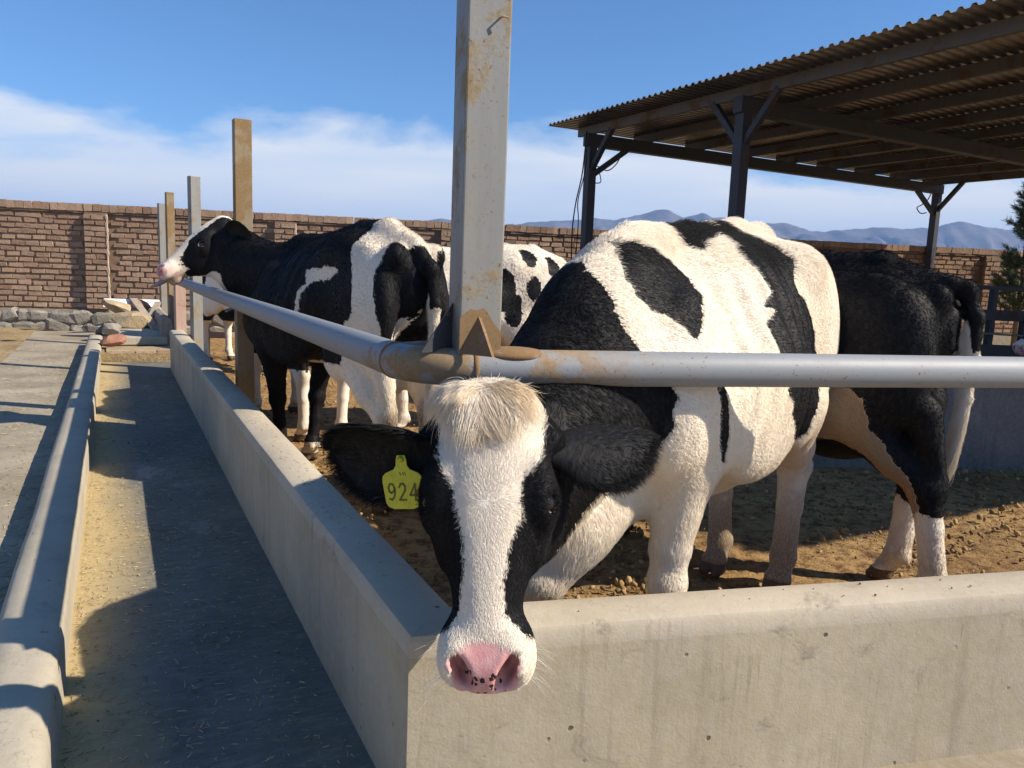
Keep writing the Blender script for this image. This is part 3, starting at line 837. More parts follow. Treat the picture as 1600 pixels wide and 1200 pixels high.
# ================================================================== cattle: implicit body, one continuous mesh
class Field:
    def __init__(s, lo, hi, h):
        s.h = h; s.lo = np.array(lo, np.float32); s.n = np.ceil((np.array(hi) - np.array(lo)) / h).astype(int) + 1
        s.F = np.full(s.n, 0.5, np.float32)
    def sub(s, lo, hi):
        a = np.clip(np.floor((np.array(lo) - s.lo) / s.h).astype(int), 0, s.n - 1)
        b = np.clip(np.ceil((np.array(hi) - s.lo) / s.h).astype(int) + 1, 1, s.n)
        if np.any(b <= a): return None, None
        ax = [s.lo[i] + s.h * np.arange(a[i], b[i], dtype=np.float32) for i in range(3)]
        G = np.meshgrid(*ax, indexing='ij', sparse=True)
        return (slice(a[0], b[0]), slice(a[1], b[1]), slice(a[2], b[2])), G
    def blend(s, sl, d, k):
        A = s.F[sl]
        if k > 0:
            e = np.maximum(k - np.abs(A - d), 0) / k
            s.F[sl] = np.minimum(A, d) - e * e * k * 0.25
        else: s.F[sl] = np.minimum(A, d)
    def carve(s, sl, d, k):
        A = s.F[sl]; d = -d
        e = np.maximum(k - np.abs(A - d), 0) / max(k, 1e-6)
        s.F[sl] = np.maximum(A, d) + e * e * k * 0.25
    def cone(s, p, q, r1, r2, k=0.05, squash=None):
        """tapered capsule; squash=(axis, f) flattens it across axis by f<1"""
        p, q = np.array(p, float), np.array(q, float); rm = max(r1, r2) + k + 2 * s.h
        if squash is not None: rm = rm / min(1, squash[1]) if squash[1] > 1 else rm
        sl, G = s.sub(np.minimum(p, q) - rm, np.maximum(p, q) + rm)
        if sl is None: return
        w = [G[i] - np.float32(p[i]) for i in range(3)]; v = q - p
        if squash is not None:
            a, f = np.array(squash[0], float), squash[1]; a = a / np.linalg.norm(a)
            da = w[0] * a[0] + w[1] * a[1] + w[2] * a[2]
            w = [w[i] + da * np.float32(a[i] * (1 / f - 1)) for i in range(3)]
            v = v + a * (v @ a) * (1 / f - 1)
        vv = max(v @ v, 1e-9)
        t = np.clip((w[0] * v[0] + w[1] * v[1] + w[2] * v[2]) / vv, 0, 1).astype(np.float32)
        d = np.sqrt((w[0] - t * v[0]) ** 2 + (w[1] - t * v[1]) ** 2 + (w[2] - t * v[2]) ** 2) - (r1 + (r2 - r1) * t)
        if squash is not None: d = d * min(1.0, 0.5 + 0.5 * squash[1])
        s.blend(sl, d.astype(np.float32), k)
    def chain(s, pts, rs, k=0.04, squash=None):
        for i in range(len(pts) - 1): s.cone(pts[i], pts[i + 1], rs[i], rs[i + 1], k, squash)
    def ell(s, c, r, k=0.05, rot=None, carve=False):
        c, r = np.array(c, float), np.array(r, float)
        m = r.max() + k + 2 * s.h
        sl, G = s.sub(c - m, c + m)
        if sl is None: return
        w = [G[i] - np.float32(c[i]) for i in range(3)]
        if rot is not None:      # rot rows are the ellipsoid axes
            w = [w[0] * rot[j][0] + w[1] * rot[j][1] + w[2] * rot[j][2] for j in range(3)]
        k0 = np.sqrt((w[0] / r[0]) ** 2 + (w[1] / r[1]) ** 2 + (w[2] / r[2]) ** 2)
        k1 = np.sqrt((w[0] / r[0] ** 2) ** 2 + (w[1] / r[1] ** 2) ** 2 + (w[2] / r[2] ** 2) ** 2) + 1e-6
        d = (k0 * (k0 - 1) / k1).astype(np.float32)
        (s.carve if carve else s.blend)(sl, d, k)
    def loft(s, o, A, C, B, prof, k=0.03, p=2.4, wtop=0.0, wbot=0.0, bounds=0.3):
        """o origin, A along, C across, B up (unit); prof rows: a, halfwidth, top, bottom"""
        o = np.array(o, float); A, C, B = (np.array(x, float) for x in (A, C, B))
        prof = np.array(prof, float)
        pts = []
        for a_, w_, t_, b_ in prof:
            for cc in (-w_, w_):
                for bb in (t_, b_): pts.append(o + A * a_ + C * cc + B * bb)
        pts = np.array(pts); m = k + 3 * s.h
        sl, G = s.sub(pts.min(0) - m, pts.max(0) + m)
        if sl is None: return
        w = [G[i] - np.float32(o[i]) for i in range(3)]
        a = w[0] * A[0] + w[1] * A[1] + w[2] * A[2]
        c = w[0] * C[0] + w[1] * C[1] + w[2] * C[2]
        b = w[0] * B[0] + w[1] * B[1] + w[2] * B[2]
        xs = np.linspace(prof[0, 0], prof[-1, 0], 160)
        def sm(y):
            y = np.interp(xs, prof[:, 0], y); ke = np.hanning(19); ke /= ke.sum()
            return np.convolve(np.pad(y, 9, mode='edge'), ke, 'valid')
        W, Tp, Bt = sm(prof[:, 1]), sm(prof[:, 2]), sm(prof[:, 3])
        ac = np.clip(a, xs[0], xs[-1])
        hw = np.interp(ac, xs, W).astype(np.float32); tp = np.interp(ac, xs, Tp).astype(np.float32); bt = np.interp(ac, xs, Bt).astype(np.float32)
        zc = (tp + bt) / 2; hz = np.maximum((tp - bt) / 2, 1e-3)
        v = (b - zc) / hz
        if callable(wtop): wt = wtop(ac)
        else: wt = wtop
        if callable(wbot): wb = wbot(ac)
        else: wb = wbot
        hw = hw * (1 - wt * np.clip(v, 0, 1.2) - wb * np.clip(-v, 0, 1.2))
        hw = np.maximum(hw, 1e-3)
        ra = np.power(np.power(np.abs(c) / hw, p) + np.power(np.abs(v), p), 1 / p)
        d = (ra - 1) * np.minimum(hw, hz) * 0.85
        end = np.abs(a - ac)
        d = np.where(end > 0, np.sqrt(np.maximum(d, 0) ** 2 + end ** 2) + np.minimum(d, 0) * 0, d)
        s.blend(sl, d.astype(np.float32), k)
    def mesh(s):
        """surface nets"""
        F, h = s.F, s.h
        neg = F < 0
        n0, n1, n2 = [k - 1 for k in F.shape]
        cnt = np.zeros((n0, n1, n2), np.uint8)
        for dx in (0, 1):
            for dy in (0, 1):
                for dz in (0, 1): cnt += neg[dx:dx + n0, dy:dy + n1, dz:dz + n2]
        act = (cnt > 0) & (cnt < 8)
        I = np.argwhere(act)
        idx = np.full((n0, n1, n2), -1, np.int32); idx[act] = np.arange(len(I))
        acc = np.zeros((len(I), 3)); num = np.zeros(len(I))
        cor = [(dx, dy, dz) for dx in (0, 1) for dy in (0, 1) for dz in (0, 1)]
        for a in range(8):
            for b in range(a + 1, 8):
                df = np.array(cor[b]) - np.array(cor[a])
                if np.abs(df).sum() != 1: continue
                fa = F[I[:, 0] + cor[a][0], I[:, 1] + cor[a][1], I[:, 2] + cor[a][2]]
                fb = F[I[:, 0] + cor[b][0], I[:, 1] + cor[b][1], I[:, 2] + cor[b][2]]
                m = (fa < 0) != (fb < 0)
                t = fa[m] / (fa[m] - fb[m])
                acc[m] += np.array(cor[a]) + t[:, None] * df; num[m] += 1
        V = s.lo + h * (I + acc / num[:, None])
        quads = []
        for ax in range(3):
            e = [1, 1, 1]; e[ax] = 0
            sl1 = tuple(slice(1, None) if i != ax else slice(0, F.shape[ax] - 1) for i in range(3))
            sl1 = tuple(slice(1, F.shape[i] - 1) if i != ax else slice(0, F.shape[ax] - 1) for i in range(3))
            sl2 = tuple(slice(1, F.shape[i] - 1) if i != ax else slice(1, F.shape[ax]) for i in range(3))
            a, b = neg[sl1], neg[sl2]
            E = np.argwhere(a != b)
            fl = a[E[:, 0], E[:, 1], E[:, 2]]
            off = np.array([1 if i != ax else 0 for i in range(3)])
            E = E + off
            u, v = [(1, 2), (2, 0), (0, 1)][ax]
            du = np.zeros(3, int); du[u] = 1; dv = np.zeros(3, int); dv[v] = 1
            c = [E - du - dv, E - dv, E, E - du]
            q = np.stack([idx[k[:, 0], k[:, 1], k[:, 2]] for k in c], 1)
            q = np.where(fl[:, None], q, q[:, ::-1])
            quads.append(q)
        Q = np.concatenate(quads)
        return V, Q[(Q >= 0).all(1)]
def unit(v): v = np.array(v, float); return v / np.linalg.norm(v)
def smoothstep(a, b, x): t = np.clip((x - a) / (b - a), 0, 1); return t * t * (3 - 2 * t)

class Cow:
    """local frame: x towards the head, y to the cow's left, z up; standing on z=0"""
    def __init__(s, name, origin, heading, scale=1.0, h=0.012):
        s.name, s.h = name, h
        s.o = np.array([origin[0], origin[1], 0.0]); s.scale = scale
        hd = unit([heading[0], heading[1], 0]); s.X = hd; s.Y = np.array([-hd[1], hd[0], 0]); s.Z = np.array([0, 0, 1.0])
        s.rz = math.atan2(hd[1], hd[0])
        s.M = np.stack([s.X, s.Y, s.Z])          # world -> local rotation
    def loc(s, p): return (s.M @ (np.array(p, float) - s.o)) / s.scale
    def vec(s, v): return s.M @ np.array(v, float)
    def pose(s, poll, muzzle, face, throat_drop=0.0, feet=None, crest=None, throat=None, hw=1.0, belly=0.0, slim=1.0, brisket=0.0, leg=1.0, hook=0.0, hd=1.0, lip=1.0, extra=(), hip=0.0, tail=None, withers=0.0, female=True, neck_mid=None, bulk=1.0, hl=None):
        """poll, muzzle: points; face: the way the forehead looks; all in world space"""
        s.poll = s.loc(poll); s.muz = s.loc(muzzle)
        s.A = unit(s.muz - s.poll); f = s.vec(face); s.B = unit(f - s.A * (f @ s.A)); s.C = np.cross(s.B, s.A)
        # C is the cow's left side of the head
        s.hl = hl if hl else np.linalg.norm(s.muz - s.poll)      # head length
        s.feet = dict(fl=(0.42, 0.17), fr=(0.42, -0.17), hl=(-0.74, 0.17), hr=(-0.74, -0.17)); s.feet.update(feet or {})
        s.withers, s.hip, s.bulk = withers, hip, bulk; s.hw = hw; s.belly = belly; s.slim = slim; s.brisket = brisket; s.leg = leg; s.hook = hook; s.hd = hd; s.lip = lip; s.extra = extra
        s.crest = None if crest is None else [(s.loc(p), r) for p, r in crest]; s.throat = None if throat is None else [(s.loc(p), r) for p, r in throat]
        s.tail = tail; s.neck_mid = neck_mid; s.female = female
        return s
    def H(s, a, c, b):       # head frame point (units of head length 0.54 m)
        k = s.hl / 0.54
        return s.poll + s.A * a * k + s.C * c * k + s.B * b * k * (1 + (s.hd - 1) * float(smoothstep(0.47, 0.24, a)))
    def build_field(s):
        pts = [[-1.05, -0.55, -0.02], [1.0, 0.55, 1.62], *[np.array(s.poll) + d for d in ((-0.25, -0.25, -0.25), (0.25, 0.25, 0.2))], *[np.array(s.muz) + d for d in ((-0.16, -0.16, -0.16), (0.16, 0.16, 0.16))]]
        if s.tail is not None: pts += [np.array(p) + e for p in s.tail for e in (-0.06, 0.06)]
        for v in s.feet.values(): pts += [[v[0] - 0.2, v[1] - 0.15, 0], [v[0] + 0.2, v[1] + 0.15, 0]]
        pts = np.array(pts, float)
        f = Field(pts.min(0), pts.max(0), s.h); s.f = f
        wi, hp, bk = s.withers, s.hip, s.bulk
        # ---- trunk
        sl_ = s.slim; lg = s.leg; up = max(-s.belly, 0)
        prof = [(-0.90, 0.05, 1.20 + hp, 1.08), (-0.86, 0.13 * sl_, 1.30 + hp, 0.98), (-0.78, 0.185 * sl_, 1.37 + hp, 0.90), (-0.62, 0.235 * sl_, 1.410 + hp, 0.80), (-0.45, 0.270 * sl_, 1.42 + hp, 0.70),
                (-0.25, 0.315 * bk, 1.40 + hp * 0.8, 0.62 - s.belly), (0.0, 0.345 * bk, 1.375 + hp * 0.4, 0.585 - s.belly), (0.20, 0.325 * bk, 1.37 + wi * 0.5, 0.60 - s.belly * 0.7), (0.36, 0.265, 1.395 + wi, 0.64 + up), (0.52, 0.225, 1.37 + wi, 0.66 + up),
                (0.64, 0.18, 1.26 + wi, 0.70 + up), (0.74, 0.10, 1.10 + wi, 0.80 + up), (0.78, 0.04, 1.0 + wi, 0.88)]
        wt = lambda x: (0.18 + 0.50 * smoothstep(0.0, 0.42, x) - 0.10 * smoothstep(-0.1, -0.5, x)).astype(np.float32)
        f.loft((0, 0, 0), (1, 0, 0), (0, 1, 0), (0, 0, 1), prof, 0.03, 2.35, wt, lambda x: (0.12 + 0.12 * smoothstep(0.1, 0.5, x)).astype(np.float32))
        # backbone, hooks and pins
        f.chain([(-0.84, 0, 1.335 + hp), (-0.60, 0, 1.405 + hp), (-0.35, 0, 1.405 + hp), (0.05, 0, 1.36 + hp * 0.3), (0.42, 0, 1.385 + wi)], [0.03, 0.035, 0.035, 0.03, 0.04], 0.05)
        for sy in (1, -1):
            f.ell((-0.42, sy * (0.205 * sl_ + s.hook), 1.275 + hp + 0.5 * s.hook), (0.10, 0.06, 0.06), 0.14 - s.hook)
            f.ell((-0.83, sy * 0.115, 1.275 + hp), (0.055, 0.045, 0.06), 0.06)
            f.ell((-0.63, sy * 0.20 * sl_, 1.00), (0.24, 0.115 * sl_, 0.33), 0.07)          # thigh
            f.ell((-0.45, sy * 0.235 * sl_, 0.80), (0.14, 0.085, 0.16), 0.06)          # stifle
            f.ell((0.42, sy * 0.175, 0.98 + wi * 0.7), (0.16, 0.080, 0.27), 0.10)  # shoulder blade
            f.ell((0.52, sy * 0.205, 0.87), (0.12, 0.09, 0.15), 0.06)            # point of the shoulder
            f.ell((0.10, sy * 0.26 * bk, 0.86), (0.30, 0.09, 0.20), 0.08)
        f.ell((0.66, s.brisket, 0.74 - abs(s.brisket) + up), (0.14, 0.115, 0.16 - up * 0.4), 0.08)                         # brisket
        f.cone((0.62, 0, 0.66 + up), (0.40, 0, 0.63 + up), 0.07, 0.09, 0.06)
        if s.female:
            f.ell((-0.48, 0, 0.66), (0.20, 0.13, 0.13), 0.07)
        # ---- hind legs
        for key, sy in (('hl', 1), ('hr', -1)):
            fx, fy = s.feet[key]; y = sy * 0.19
            lp = lambda t, x, yy, z: (x + (fx + 0.74) * t, yy + (fy - sy * 0.17) * t, z)
            stf = lp(0.1, -0.52, sy * 0.21 * sl_, 0.80); hock = lp(0.55, -0.79, sy * 0.175, 0.50); fet = lp(1, -0.775, sy * 0.17, 0.135); pas = lp(1, -0.735, sy * 0.17, 0.065)
            f.cone(stf, lp(0.35, -0.70, sy * 0.185, 0.60), 0.115, 0.068, 0.05)
            f.cone(lp(0.35, -0.70, sy * 0.185, 0.60), hock, 0.066, 0.056, 0.03)
            f.cone(lp(0.25, -0.80, sy * 0.18, 0.80), lp(0.5, -0.835, sy * 0.175, 0.545), 0.07, 0.030, 0.05)
            f.ell(lp(0.52, -0.825, sy * 0.175, 0.525), (0.035, 0.030, 0.045), 0.03)
            f.ell(hock, (0.062 * lg, 0.052 * lg, 0.070), 0.02)
            f.cone(hock, lp(0.75, -0.785, sy * 0.172, 0.34), 0.054 * lg, 0.041 * lg, 0.02)
            f.cone(lp(0.75, -0.785, sy * 0.172, 0.34), fet, 0.040 * lg, 0.041 * lg, 0.02)
            f.ell(fet, (0.046, 0.044, 0.044), 0.02)
            f.cone(fet, pas, 0.042, 0.044, 0.02)
            for cs in (-1, 1):
                f.cone((pas[0] + 0.015, pas[1] + cs * 0.024, 0.055), (pas[0] + 0.055, pas[1] + cs * 0.026, 0.022), 0.030, 0.022, 0.012)
                f.ell((pas[0] + 0.01, pas[1] + cs * 0.025, 0.022), (0.045, 0.023, 0.024), 0.012)
                f.ell((fet[0] - 0.045, fet[1] + cs * 0.022, fet[2] - 0.025), (0.014, 0.012, 0.018), 0.012)
        # ---- fore legs
        for key, sy in (('fl', 1), ('fr', -1)):
            fx, fy = s.feet[key]
            lp = lambda t, x, yy, z: (x + (fx - 0.42) * t, yy + (fy - sy * 0.17) * t, z)
            elb = lp(0.12, 0.40, sy * 0.185, 0.74); kn = lp(0.6, 0.43, sy * 0.172, 0.41); fet = lp(1, 0.415, sy * 0.17, 0.125); pas = lp(1, 0.445, sy * 0.17, 0.06)
            f.cone(lp(0, 0.46, sy * 0.18, 0.92), elb, 0.12, 0.092, 0.06)
            f.cone(elb, lp(0.5, 0.425, sy * 0.175, 0.50), 0.090, 0.052, 0.04)
            f.cone(lp(0.5, 0.425, sy * 0.175, 0.50), kn, 0.052, 0.050, 0.02)
            f.ell(kn, (0.055, 0.050, 0.060), 0.012)
            f.cone(kn, lp(0.75, 0.42, sy * 0.171, 0.27), 0.043 * lg, 0.034 * lg, 0.02)
            f.cone(lp(0.75, 0.42, sy * 0.171, 0.27), fet, 0.034 * lg, 0.037 * lg, 0.02)
            f.ell(fet, (0.045, 0.043, 0.043), 0.02)
            f.cone(fet, pas, 0.040, 0.044, 0.02)
            for cs in (-1, 1):
                f.cone((pas[0] + 0.01, pas[1] + cs * 0.025, 0.055), (pas[0] + 0.055, pas[1] + cs * 0.027, 0.022), 0.031, 0.022, 0.012)
                f.ell((pas[0] + 0.01, pas[1] + cs * 0.026, 0.022), (0.046, 0.024, 0.024), 0.012)
                f.ell((fet[0] - 0.045, fet[1] + cs * 0.022, fet[2] - 0.02), (0.014, 0.012, 0.018), 0.012)
        for (p_, q_, ra_, rb_, k_) in s.extra: f.cone(p_, q_, ra_, rb_, k_)
        # ---- neck: crest and throat lines, flattened sideways
        k = s.hl / 0.54
        crest0 = np.array([0.40, 0, 1.27 + wi]); crest1 = s.H(0.02, 0, -0.085)
        thr0 = np.array([0.62, 0, 0.90 + up]); thr1 = s.H(0.20, 0, -0.165)
        side = unit(np.cross(unit(crest1 - crest0), s.A * 0.3 + np.array([0, 0, -1.0])) + 1e-6)
        nm = np.array(s.neck_mid) if s.neck_mid is not None else np.zeros(3)
        def bez(p, d, q, t): return p * (1 - t) ** 2 + d * 2 * t * (1 - t) + q * t * t
        cm = crest0 * 0.5 + crest1 * 0.5 + nm; tm = thr0 * 0.5 + thr1 * 0.5 + nm * 0.6
        ts = np.linspace(0, 1, 6)
        g = lambda a, b, t: a + (b - a) * t
        if s.crest is None:
            CR = [(bez(crest0, cm, crest1, t), g(0.115, 0.072, t)) for t in ts]
            TH = [(bez(thr0, tm, thr1, t), g(0.125, 0.085, t)) for t in ts]
        else:
            def dense(pts):
                P = np.array([p for p, r in pts]); Rr = np.array([r for p, r in pts]); u = np.linspace(0, len(pts) - 1, 9); out = []
                for q in u:
                    i = min(int(q), len(pts) - 2); t = q - i; a, b, c, d = P[max(i - 1, 0)], P[i], P[i + 1], P[min(i + 2, len(pts) - 1)]
                    out.append((0.5 * (2 * b + (c - a) * t + (2 * a - 5 * b + 4 * c - d) * t * t + (3 * b - a - 3 * c + d) * t ** 3), float(np.interp(q, range(len(pts)), Rr))))
                return out
            CR = dense([(crest0, 0.115)] + s.crest + [(crest1, 0.072)]); TH = dense([(thr0, 0.125)] + s.throat + [(thr1, 0.085)])
        for i in range(len(CR) - 1):
            (c0_, ra), (c1_, rb) = CR[i], CR[i + 1]; (h0_, rc), (h1_, rd) = TH[i], TH[i + 1]
            f.cone(c0_, c1_, ra, rb, 0.05); f.cone(h0_, h1_, rc, rd, 0.05)
            for w_ in (0.33, 0.67):
                f.cone(c0_ * (1 - w_) + h0_ * w_, c1_ * (1 - w_) + h1_ * w_, (ra + rc) * 0.62, (rb + rd) * 0.62, 0.06)
        # ---- head
        A, B, C = s.A, s.B, s.C
        hp_ = [(-0.028, 0.048, -0.02, -0.10), (-0.010, 0.082, 0.004, -0.13), (0.03, 0.096, 0.022, -0.15), (0.08, 0.097, 0.030, -0.175), (0.14, 0.099, 0.032, -0.20), (0.19, 0.099, 0.030, -0.212),
               (0.25, 0.088, 0.026, -0.208), (0.32, 0.073, 0.018, -0.180), (0.39, 0.064, 0.010, -0.150), (0.44, 0.066, 0.006, -0.135), (0.485, 0.070, 0.000, -0.125), (0.515, 0.064, -0.012, -0.112), (0.538, 0.042, -0.035, -0.095)]
        hdf = lambda a: 1 + (s.hd - 1) * float(smoothstep(0.47, 0.24, a))
        hw = lambda a: 1 + (s.hw - 1) * float(smoothstep(0.42, 0.26, a))
        hp_ = [(a * k, w * k * hw(a), t * k * hdf(a), b * k * hdf(a)) for a, w, t, b in hp_]
        f.loft(s.poll, A, C, B, hp_, 0.03, 2.5, 0.10, lambda x: (0.30 - 0.12 * smoothstep(0.36 * k, 0.46 * k, x)).astype(np.float32))
        rot = np.stack([A, C, B])
        f.ell(s.H(0.016, 0, -0.03), (0.045 * k, 0.075 * k, 0.055 * k), 0.04, rot)                       # poll
        for sc in (1, -1):
            f.ell(s.H(0.165, sc * 0.083 * s.hw, -0.012), (0.060 * k, 0.026 * k, 0.028 * k), 0.03, rot)      # brow
            f.ell(s.H(0.20, sc * 0.094 * s.hw, -0.045), (0.050 * k, 0.022 * k, 0.040 * k), 0.03, rot)        # orbit
            f.ell(s.H(0.235, sc * 0.070 * s.hw, -0.125), (0.085 * k, 0.026 * k, 0.070 * k), 0.05, rot)       # cheek
            f.ell(s.H(0.475, sc * 0.060 * s.lip, -0.050), (0.050 * k, 0.028 * k * s.lip, 0.050 * k * s.lip), 0.04, rot)       # lip and nostril wing
            f.ell(s.H(0.492, sc * 0.050, -0.016), (0.034 * k, 0.020 * k, 0.020 * k), 0.02, rot)
            f.cone(s.H(0.06, sc * 0.075 * s.hw, -0.06), s.H(0.075, sc * 0.105 * s.hw, -0.07), 0.034 * k, 0.026 * k, 0.03)   # ear root
        f.ell(s.H(0.50, 0, -0.03), (0.035 * k, 0.048 * k, 0.028 * k), 0.03, rot)
        f.ell(s.H(0.475, 0, -0.125), (0.050 * k, 0.046 * k, 0.030 * k), 0.02, rot)                   # chin
        for sc in (1, -1):
            # eye opening, nostril, mouth
            f.ell(s.H(0.200, sc * 0.096 * s.hw, -0.016), (0.024 * k, 0.016 * k, 0.017 * k), 0.008, rot, True)
            cr, sr = math.cos(0.5), math.sin(0.5)
            r2 = np.stack([A * cr + C * sc * -sr * 1, C * cr + A * sc * sr, B])
            f.ell(s.H(0.504, sc * 0.041, -0.012), (0.040 * k, 0.0140 * k, 0.038 * k), 0.006, r2, True)
            f.ell(s.H(0.524, sc * 0.046, -0.020), (0.026 * k, 0.018 * k, 0.020 * k), 0.014, rot, True)
            sl = [s.H(0.55, sc * 0.0, -0.092), s.H(0.50, sc * 0.066, -0.094), s.H(0.44, sc * 0.074, -0.100), s.H(0.385, sc * 0.066, -0.104)]
            for i in range(3):
                p, q = sl[i], sl[i + 1]; m = 0.03
                g_, G = f.sub(np.minimum(p, q) - m, np.maximum(p, q) + m)
                if g_ is None: continue
                v = q - p; w = [G[j] - np.float32(p[j]) for j in range(3)]
                t_ = np.clip((w[0] * v[0] + w[1] * v[1] + w[2] * v[2]) / (v @ v), 0, 1)
                d = np.sqrt(sum((w[j] - t_ * v[j]) ** 2 for j in range(3))) - max(0.0045, s.h * 0.6)
                f.carve(g_, d.astype(np.float32), 0.006)
        # ---- tail
        if s.tail is not None:
            tp = [np.array(p, float) for p in s.tail]; n_ = len(tp)
            f.chain(tp, [0.036 + (0.011 - 0.036) * i / (n_ - 1) for i in range(n_)], 0.03)
        return f
    # -------------------------------------------------------------- coat
    def surf_uv(s, V):
        """unrolled trunk coordinates: x, and the angle round the trunk (0 = left flank, +90 = spine)"""
        return V[:, 0], np.degrees(np.arctan2(V[:, 2] - 1.0, V[:, 1]))
    def head_uv(s, V):
        k = s.hl / 0.54; w = V - s.poll
        return (w @ s.A) / k, (w @ s.C) / k, (w @ s.B) / (k * (1 + (s.hd - 1) * smoothstep(0.47, 0.24, (w @ s.A) / k)))
    def finish(s, coat_fn, mats, label, group='black and white cows in the pen', cat='cow'):
        f = s.build_field(); V, Q = f.mesh()
        # ribs, loose skin and muscle: small swells along the surface normal
        e1 = V[Q[:, 2]] - V[Q[:, 0]]; e2 = V[Q[:, 3]] - V[Q[:, 1]]; fn = np.cross(e1, e2); nn = np.zeros_like(V)
        for j in range(4): np.add.at(nn, Q[:, j], fn)
        nn /= np.linalg.norm(nn, axis=1)[:, None] + 1e-12
        x_, th_ = s.surf_uv(V); hd_ = np.linalg.norm(V - (s.poll + s.muz) / 2, axis=1)
        tm = smoothstep(0.34, 0.46, hd_) * smoothstep(0.10, 0.5, V[:, 2])
        near = np.where(np.abs(th_) > 90, 180 - np.abs(th_), np.abs(th_) * np.sign(th_))
        rib = smoothstep(-0.32, -0.18, x_) * smoothstep(0.42, 0.28, x_) * smoothstep(-45, -15, near) * smoothstep(62, 35, near)
        dsp = 0.0045 * rib * np.sin((x_ + 0.0012 * near) * 2 * np.pi / 0.088) + tm * (0.008 * fbm(V, 4.2, 61, 3) + 0.004 * fbm(V * np.array([2.2, 1, 0.8]), 9, 67, 2))
        V = V + nn * dsp[:, None]
        s.V, s.Q = V, Q
        root = empty('dairy_cow', s.o, s.rz); root.scale = (s.scale,) * 3
        tag(root, label, cat, group); s.root = root
        o = fast_mesh('body', V, Q, mats, root)
        s.body = o
        N_ = np.zeros(len(V) * 3, np.float32); o.data.vertices.foreach_get('normal', N_); s.Nv = N_.reshape(-1, 3)
        s.coat = coat_fn(s, V, s.Nv)
        at = o.data.attributes.new('coat', 'FLOAT_COLOR', 'POINT')
        at.data.foreach_set('color', np.concatenate([s.coat, np.ones((len(V), 1))], 1).astype(np.float32).ravel())
        return s
    def w2l(s, p): return s.loc(p)

def inpoly(x, y, poly):
    poly = np.asarray(poly, float); r = np.zeros(x.shape, bool); j = len(poly) - 1
    for i in range(len(poly)):
        xi, yi, xj, yj = poly[i][0], poly[i][1], poly[j][0], poly[j][1]
        c = ((yi > y) != (yj > y)) & (x < (xj - xi) * (y - yi) / (yj - yi + 1e-12) + xi)
        r ^= c; j = i
    return r
def blob(V, c, r):
    d = (V - np.array(c)) / np.array(r); return np.sqrt((d * d).sum(1))
def rag(V, a=0.016, sc=22, seed=1):
    """ragged hair edge: offsets for the sampling position"""
    return np.stack([fbm(V, sc, seed, 3), fbm(V, sc, seed + 31, 3), fbm(V, sc, seed + 57, 3)], 1) * a

